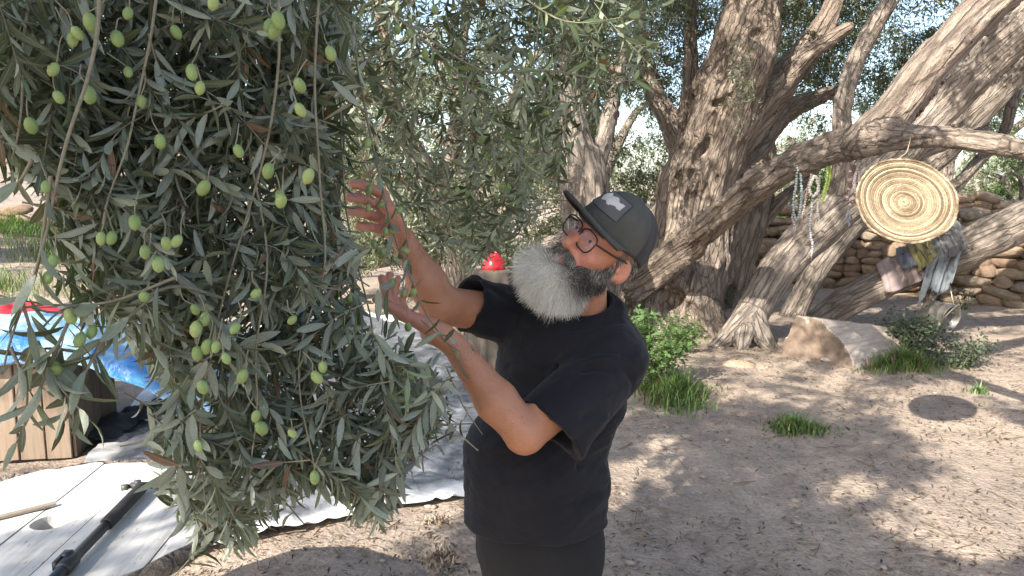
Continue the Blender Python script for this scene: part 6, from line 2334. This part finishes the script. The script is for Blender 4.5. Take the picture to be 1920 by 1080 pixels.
cap = []
naz, nt_ = 96, 22
Vc = np.array([crown_pt(2 * math.pi * i / naz, 0.985 * j / (nt_ - 1)) for i in range(naz) for j in range(nt_)])
Fq, Fb = [], []
for i in range(naz):
    for j in range(nt_ - 1):
        q = (i * nt_ + j, ((i + 1) % naz) * nt_ + j, ((i + 1) % naz) * nt_ + j + 1, i * nt_ + j + 1)
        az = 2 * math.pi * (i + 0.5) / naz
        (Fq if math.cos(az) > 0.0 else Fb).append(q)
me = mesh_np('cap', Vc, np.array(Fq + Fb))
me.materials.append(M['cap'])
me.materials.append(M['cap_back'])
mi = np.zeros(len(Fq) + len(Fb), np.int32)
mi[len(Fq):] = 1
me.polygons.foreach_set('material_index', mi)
cap_o = keep(link('cap', me), man)
sm = cap_o.modifiers.new('thick', 'SOLIDIFY')
sm.thickness = 0.003
# peak: curved blade
nb, nr = 41, 12
Vb = []
for i in range(nb):
    az = math.radians(-76 + 152 * i / (nb - 1))
    for j in range(nr):
        t = j / (nr - 1)
        x0, y0 = math.sin(az) * CRx * 1.05, math.cos(az) * (CRy + 0.012) + CC[1]
        ext = 0.086 * max(0.0, math.cos(az * 0.98)) ** 0.72
        x1, y1 = x0 * 1.00, y0 + ext
        x = x0 + (x1 - x0) * t
        y = y0 + (y1 - y0) * t
        z = CC[2] + 0.007 + (0.034 * t - 0.010 * t * t) * math.cos(az) - (x / 0.085) ** 2 * (0.004 + 0.014 * t)
        Vb.append(H(x, y, z))
Vb = np.array(Vb)
i, j = np.meshgrid(np.arange(nb - 1), np.arange(nr - 1), indexing='ij')
i, j = i.ravel(), j.ravel()
pk = keep(link('peak', mesh_np('peak', Vb, np.stack([i * nr + j, (i + 1) * nr + j, (i + 1) * nr + j + 1, i * nr + j + 1], 1)), M['cap']), cap_o)
pk.modifiers.new('thick', 'SOLIDIFY').thickness = 0.0045
mb = MB()
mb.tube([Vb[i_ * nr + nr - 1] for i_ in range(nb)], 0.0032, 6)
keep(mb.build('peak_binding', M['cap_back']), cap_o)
mb = MB()
mb.tube([crown_pt(math.radians(-85 + 170 * i_ / 40), 0.02, 0.012) for i_ in range(41)], 0.003, 6)
keep(mb.build('piping', M['cap_back']), cap_o)
mb = MB()
mb.add(ICO2[0] * 0.008 * HS + crown_pt(0, 1.0), ICO2[1])
keep(mb.build('button', M['cap_back']), cap_o)


def crown_patch(az0, az1, t0, t1, out, n=16, mask=None):
    V = np.array([crown_pt(az0 + (az1 - az0) * i / n, t0 + (t1 - t0) * j / n, out) for i in range(n + 1) for j in range(n + 1)])
    F = []
    for i in range(n):
        for j in range(n):
            if mask is None or mask((i + 0.5) / n, (j + 0.5) / n):
                F.append((i * (n + 1) + j, (i + 1) * (n + 1) + j, (i + 1) * (n + 1) + j + 1, i * (n + 1) + j + 1))
    return V, np.array(F)


V, F = crown_patch(math.radians(-34), math.radians(40), 0.24, 0.60, 0.014)
pt = keep(link('patch', mesh_np('patch', V, F), plain('patch_cloth', (0.075, 0.078, 0.085), 0.85)), cap_o)


def ragged(u, v):
    y = (v - 0.58)
    return abs(y) < 0.26 * (1 - (abs(u - 0.5) * 1.75) ** 2) + 0.06 * math.sin(u * 23) and 0.06 < u < 0.94


V, F = crown_patch(math.radians(-30), math.radians(36), 0.27, 0.57, 0.024, 26, ragged)
keep(link('emblem', mesh_np('emblem', V, F), plain('white_thread', (0.40, 0.40, 0.395), 0.8)), pt)
mb = MB()
cor = [crown_pt(math.radians(a_), t_, 0.018) for a_, t_ in [(-34 + 74 * k / 12, 0.24) for k in range(13)] + [(40, 0.24 + 0.36 * k / 8) for k in range(1, 9)] + [(40 - 74 * k / 12, 0.60) for k in range(1, 13)] + [(-34, 0.60 - 0.36 * k / 8) for k in range(1, 8)]]
mb.tube(cor, 0.0012, 5, closed=True)
keep(mb.build('patch_edge', M['cap_back']), cap_o)
# little star stud by the temple, on the peak
sc0 = Vb[int(nb * 0.845) * nr + 3]
nrm = unit(np.cross(Vb[int(nb * 0.845) * nr + 8] - sc0, Vb[(int(nb * 0.845) + 3) * nr + 3] - sc0))
nrm = nrm if nrm @ (np.array([0, 0, CAMH]) - sc0) > 0 else -nrm
u1 = unit(np.cross(nrm, [0, 0, 1.0]))
u2 = np.cross(u1, nrm)
V = [sc0 + nrm * 0.004]
for k in range(10):
    a_ = k * math.pi / 5
    r_ = 0.0068 if k % 2 == 0 else 0.003
    V.append(sc0 + nrm * 0.003 + (math.cos(a_) * u1 + math.sin(a_) * u2) * r_)
F = np.array([(0, 1 + k, 1 + (k + 1) % 10) for k in range(10)])
m = NT('silver')
m.set(color=(0.75, 0.75, 0.74), rough=0.3, Metallic=0.9)
keep(link('star_stud', mesh_np('star_stud', np.array(V), F, False), m.m), cap_o)

# ---------------------------------------------------------------- glasses
fr_m = plain('frame_plastic', (0.022, 0.015, 0.012), 0.3, bump=0.02)
gl = NT('lens_glass')
tb_ = gl.n('BsdfTransparent')
gb = gl.n('BsdfGlossy')
gb.inputs['Roughness'].default_value = 0.03
gb.inputs['Color'].default_value = (0.9, 0.95, 1, 1)
fn = gl.n('Fresnel')
fn.inputs[0].default_value = 1.6
mx = gl.n('MixShader')
gl.l(gl.math('MULTIPLY', fn.outputs[0], 0.8), mx.inputs[0])
gl.l(tb_.outputs[0], mx.inputs[1])
gl.l(gb.outputs[0], mx.inputs[2])
gl.l(mx.outputs[0], gl.out.inputs[0])
root_g = None
mb = MB()
a = np.linspace(0, 2 * np.pi, 40, endpoint=False)
rims = {}
for s in (-1, 1):
    lx = 0.0300 * np.sign(np.cos(a)) * np.abs(np.cos(a)) ** 0.62
    lz = 0.0245 * np.sign(np.sin(a)) * np.abs(np.sin(a)) ** 0.66
    lx = lx * (1 + 0.10 * (lz / 0.0245))
    cx = 0.034 * s
    rims[s] = np.array([H(cx + x, 0.023 - 0.10 * (abs(cx + x * 1.0) ** 1.0) * 0.35, -0.006 + z) for x, z in zip(lx, lz)])
    mb.tube(rims[s], 0.0021, 6, closed=True)
mb.tube(spline([H(-0.008, 0.022, 0.002), H(0, 0.026, 0.006), H(0.008, 0.022, 0.002)], 5), 0.0022, 6)
glasses = keep(mb.build('glasses', fr_m), man)
for s in (-1, 1):
    mb = MB()
    mb.tube(spline([H(0.062 * s, 0.020, 0.004), H(0.073 * s, 0.008, 0.005), H(0.079 * s, -0.045, 0.004), H(0.081 * s, -0.092, 0.004), H(0.080 * s, -0.112, -0.016)], 6), [0.003] * 25, 6)
    keep(mb.build('temple_arm', fr_m), glasses)
    ce = rims[s].mean(0)
    V = np.concatenate([[ce + HM @ np.array([0, 0.0012, 0])], rims[s]])
    F = np.array([(0, 1 + k, 1 + (k + 1) % 40) for k in range(40)])
    keep(link('lens', mesh_np('lens', V, F), gl.m), glasses)

# ---------------------------------------------------------------- beard, moustache and hair
gbd = SDF.box(HO - 0.36, HO + 0.24, 0.005)
he(gbd, (0, 0.005, -0.128), (0.067, 0.058, 0.046), 0.0)
he(gbd, (0, 0.028, -0.138), (0.062, 0.050, 0.042), 0.03)
for s in (-1, 1):
    he(gbd, (0.048 * s, -0.040, -0.090), (0.026, 0.046, 0.044), 0.03)
    he(gbd, (0.068 * s, -0.076, -0.062), (0.012, 0.020, 0.034), 0.02)
    he(gbd, (0.032 * s, -0.010, -0.136), (0.045, 0.055, 0.046), 0.03)
he(gbd, (0, -0.03, -0.148), (0.06, 0.06, 0.036), 0.03)
# keep the mouth and cheeks clear
he(gbd, (0, 0.036, -0.072), (0.027, 0.040, 0.020), 0.012, 's')
Vb_, Fb_ = gbd.polygonise()
Nb_ = vnormals(Vb_, Fb_)
hair_m = NT('hair')
at = hair_m.n('Attribute', attribute_name='rnd')
c = hair_m.ramp(at.outputs['Fac'], [(0.0, (0.028, 0.024, 0.022)), (0.30, (0.10, 0.092, 0.082)), (0.6, (0.42, 0.40, 0.355)), (1.0, (0.74, 0.72, 0.65))])
hair_m.set(color=c, rough=0.55)
hair_m.b.inputs['Specular IOR Level'].default_value = 0.3
M['hair'] = hair_m.m
rng = np.random.default_rng(55)


def grey_at(Pl):
    """0 dark .. 1 white in head coordinates."""
    x, y, z = Pl[:, 0], Pl[:, 1], Pl[:, 2]
    w = np.clip((-z - 0.075) / 0.055, 0, 1) * 0.65 + np.clip((y + 0.03) / 0.08, 0, 1) * 0.35
    w = w * 0.9 + 0.1
    side = np.clip((np.abs(x) - 0.045) / 0.03, 0, 1) * np.clip((z + 0.15) / 0.05, 0, 1)
    w = w - 0.30 * side
    mou = np.exp(-((z + 0.062) / 0.014) ** 2) * (np.abs(x) < 0.05)
    return np.clip(w * 1.22 - 0.45 * mou, 0.03, 1)


core_r = np.clip(grey_at((Vb_ - HO) @ HM / HS) * 0.62, 0, 1)
beard = keep(link('beard', mesh_np('beard', Vb_, Fb_, attrs={'rnd': core_r}), M['hair']), man)


def strands(P, D, Ln, Wd, grey, name, curl=0.25, parent=man, nseg=4):
    """Thin tapered ribbons of hair; P roots, D start directions (world)."""
    n = len(P)
    pts = [P]
    d = D / np.linalg.norm(D, axis=1, keepdims=True)
    cv = rand_unit(n, rng) * curl
    for k in range(nseg):
        d = d + cv * (0.6 if k % 2 == 0 else -0.5) + rng.normal(0, curl * 0.35, (n, 3)) + np.array([0, 0, -0.07])
        d /= np.linalg.norm(d, axis=1, keepdims=True)
        pts.append(pts[-1] + d * (Ln / nseg)[:, None])
    pts = np.stack(pts, 1)
    view = np.array([0, 0, CAMH]) - P
    S = np.cross(d, rand_unit(n, rng) * 0.6 + view / np.linalg.norm(view, axis=1, keepdims=True))
    S /= np.linalg.norm(S, axis=1, keepdims=True) + 1e-9
    tp = np.linspace(1, 0.35, nseg + 1)
    A = pts - S[:, None] * (Wd[:, None] * tp)[..., None]
    B = pts + S[:, None] * (Wd[:, None] * tp)[..., None]
    V = np.stack([A, B], 2).reshape(-1, 3)
    m_ = 2 * (nseg + 1)
    k0 = (np.arange(n) * m_)[:, None, None]
    q = np.array([[2 * i, 2 * i + 1, 2 * i + 3, 2 * i + 2] for i in range(nseg)])
    F = (k0 + q).reshape(-1, 4)
    o = link(name, mesh_np(name, V, F, attrs={'rnd': np.repeat(np.clip(grey, 0, 1), m_)}), M['hair'])
    o['kind'] = 'stuff'
    o.parent = parent
    if parent is man:
        o.matrix_parent_inverse = Matrix.Translation(man.location).inverted()
    return o


nb_ = 30000
sel = rng.integers(0, len(Vb_), nb_)
P = Vb_[sel] - Nb_[sel] * 0.004
Pl = (P - HO) @ HM / HS
flow = np.stack([np.sign(Pl[:, 0]) * 0.15, 0.35 + 0 * Pl[:, 0], -0.85 + 0 * Pl[:, 0]], 1) @ HM.T
D = Nb_[sel] * 0.55 + flow * 0.8 + rng.normal(0, 0.28, (nb_, 3))
gr = grey_at(Pl) + rng.normal(0, 0.24, nb_)
Ln = rng.uniform(0.018, 0.040, nb_) * np.clip(0.45 + (-Pl[:, 2] - 0.06) / 0.09, 0.35, 1.25)
lump = fbm(P * 45, 2, 8)
Ln = 0.92 * Ln * (1 + 0.45 * lump)
D = D + 0.7 * np.stack([fbm(P * 38 + 9 * k, 2, 60 + k) for k in range(3)], 1)
strands(P, D, Ln, rng.uniform(0.00018, 0.00042, nb_), gr, 'beard_strand', 0.5, beard)
# moustache
nm = 1600
x = rng.uniform(-0.036, 0.036, nm)
Pl = np.stack([x, 0.018 - 9 * x * x + rng.normal(0, 0.002, nm), -0.0585 - 4.0 * x * x + rng.normal(0, 0.004, nm)], 1)
P = HO + (Pl * HS) @ HM.T
D = np.stack([np.sign(x) * 0.55 + rng.normal(0, 0.2, nm), 0.45 + 0 * x, -0.75 + 0 * x], 1) @ HM.T
strands(P, D, rng.uniform(0.014, 0.026, nm), rng.uniform(0.00028, 0.0006, nm), 0.22 + rng.normal(0, 0.18, nm) + 0.3 * (rng.random(nm) < 0.25), 'moustache', 0.2)
# cheeks: short dark growth running up to the ear, eyebrows, side hair under the cap
nc = 2600
s = rng.choice([-1, 1], nc)
t = rng.random(nc)
yy = -0.005 - 0.078 * t + rng.normal(0, 0.004, nc)
zz = -0.078 + 0.040 * t + rng.normal(0, 0.010, nc)
ok_ = zz < -0.062 + 0.055 * t
xx = s * (0.050 + 0.026 * np.clip(t * 1.6, 0, 1))
P = HO + (np.stack([xx, yy, zz], 1)[ok_] * HS) @ HM.T
D = np.stack([s * 0.5, 0.15 + 0 * s, -0.8 + 0 * s], 1)[ok_] @ HM.T
strands(P, D, rng.uniform(0.008, 0.02, ok_.sum()), rng.uniform(0.00028, 0.00055, ok_.sum()), 0.28 + rng.normal(0, 0.2, ok_.sum()), 'cheek_hair', 0.25)
nc = 1500
s = rng.choice([-1, 1], nc)
yy = rng.uniform(-0.165, -0.060, nc)
zz = rng.uniform(-0.052, 0.03, nc)
ok_ = (zz > -0.012) | (yy < -0.108) | ((yy > -0.078) & (zz > -0.05))
xx = s * np.sqrt(np.maximum(0.0004, 1 - ((yy + 0.088) / 0.102) ** 2)) * 0.0765
P = HO + (np.stack([xx, yy, zz], 1)[ok_] * HS) @ HM.T
D = np.stack([s * 0.35, -0.35 + 0 * s, -0.75 + 0 * s], 1)[ok_] @ HM.T
strands(P, D, rng.uniform(0.012, 0.024, ok_.sum()), rng.uniform(0.0003, 0.0006, ok_.sum()), 0.30 + rng.normal(0, 0.25, ok_.sum()), 'hair', 0.2)
nc = 360
s = rng.choice([-1, 1], nc)
t = rng.random(nc)
P = HO + (np.stack([s * (0.012 + 0.036 * t), 0.016 - 0.018 * t + rng.normal(0, 0.001, nc), 0.024 + 0.003 * np.sin(3 * t) + rng.normal(0, 0.0028, nc)], 1) * HS) @ HM.T
D = np.stack([s * 0.8, 0.35 + 0 * s, 0.15 + 0 * s], 1) @ HM.T
strands(P, D, rng.uniform(0.007, 0.013, nc), rng.uniform(0.0003, 0.0006, nc), 0.12 + rng.normal(0, 0.12, nc), 'eyebrow', 0.1)
# fine dark hair on the forearms
nc = 900
P, D = [], []
for a_, b_, ra in ((ELL, MIDL, 0.047), (MIDL, WRL, 0.040), (ELR, MIDR, 0.048), (MIDR, WRR, 0.038)):
    t = rng.random(nc // 3)
    ax_ = unit(b_ - a_)
    n_ = rand_unit(len(t), rng)
    n_ -= (n_ @ ax_)[:, None] * ax_
    n_ /= np.linalg.norm(n_, axis=1, keepdims=True)
    P.append(a_ + (b_ - a_) * t[:, None] + n_ * ra * 0.96)
    D.append(n_ * 0.5 + ax_ * 0.8 + rng.normal(0, 0.3, (len(t), 3)))
P, D = np.concatenate(P), np.concatenate(D)
strands(P, D, rng.uniform(0.008, 0.016, len(P)), np.full(len(P), 0.00022), np.full(len(P), 0.05), 'arm_hair', 0.3)
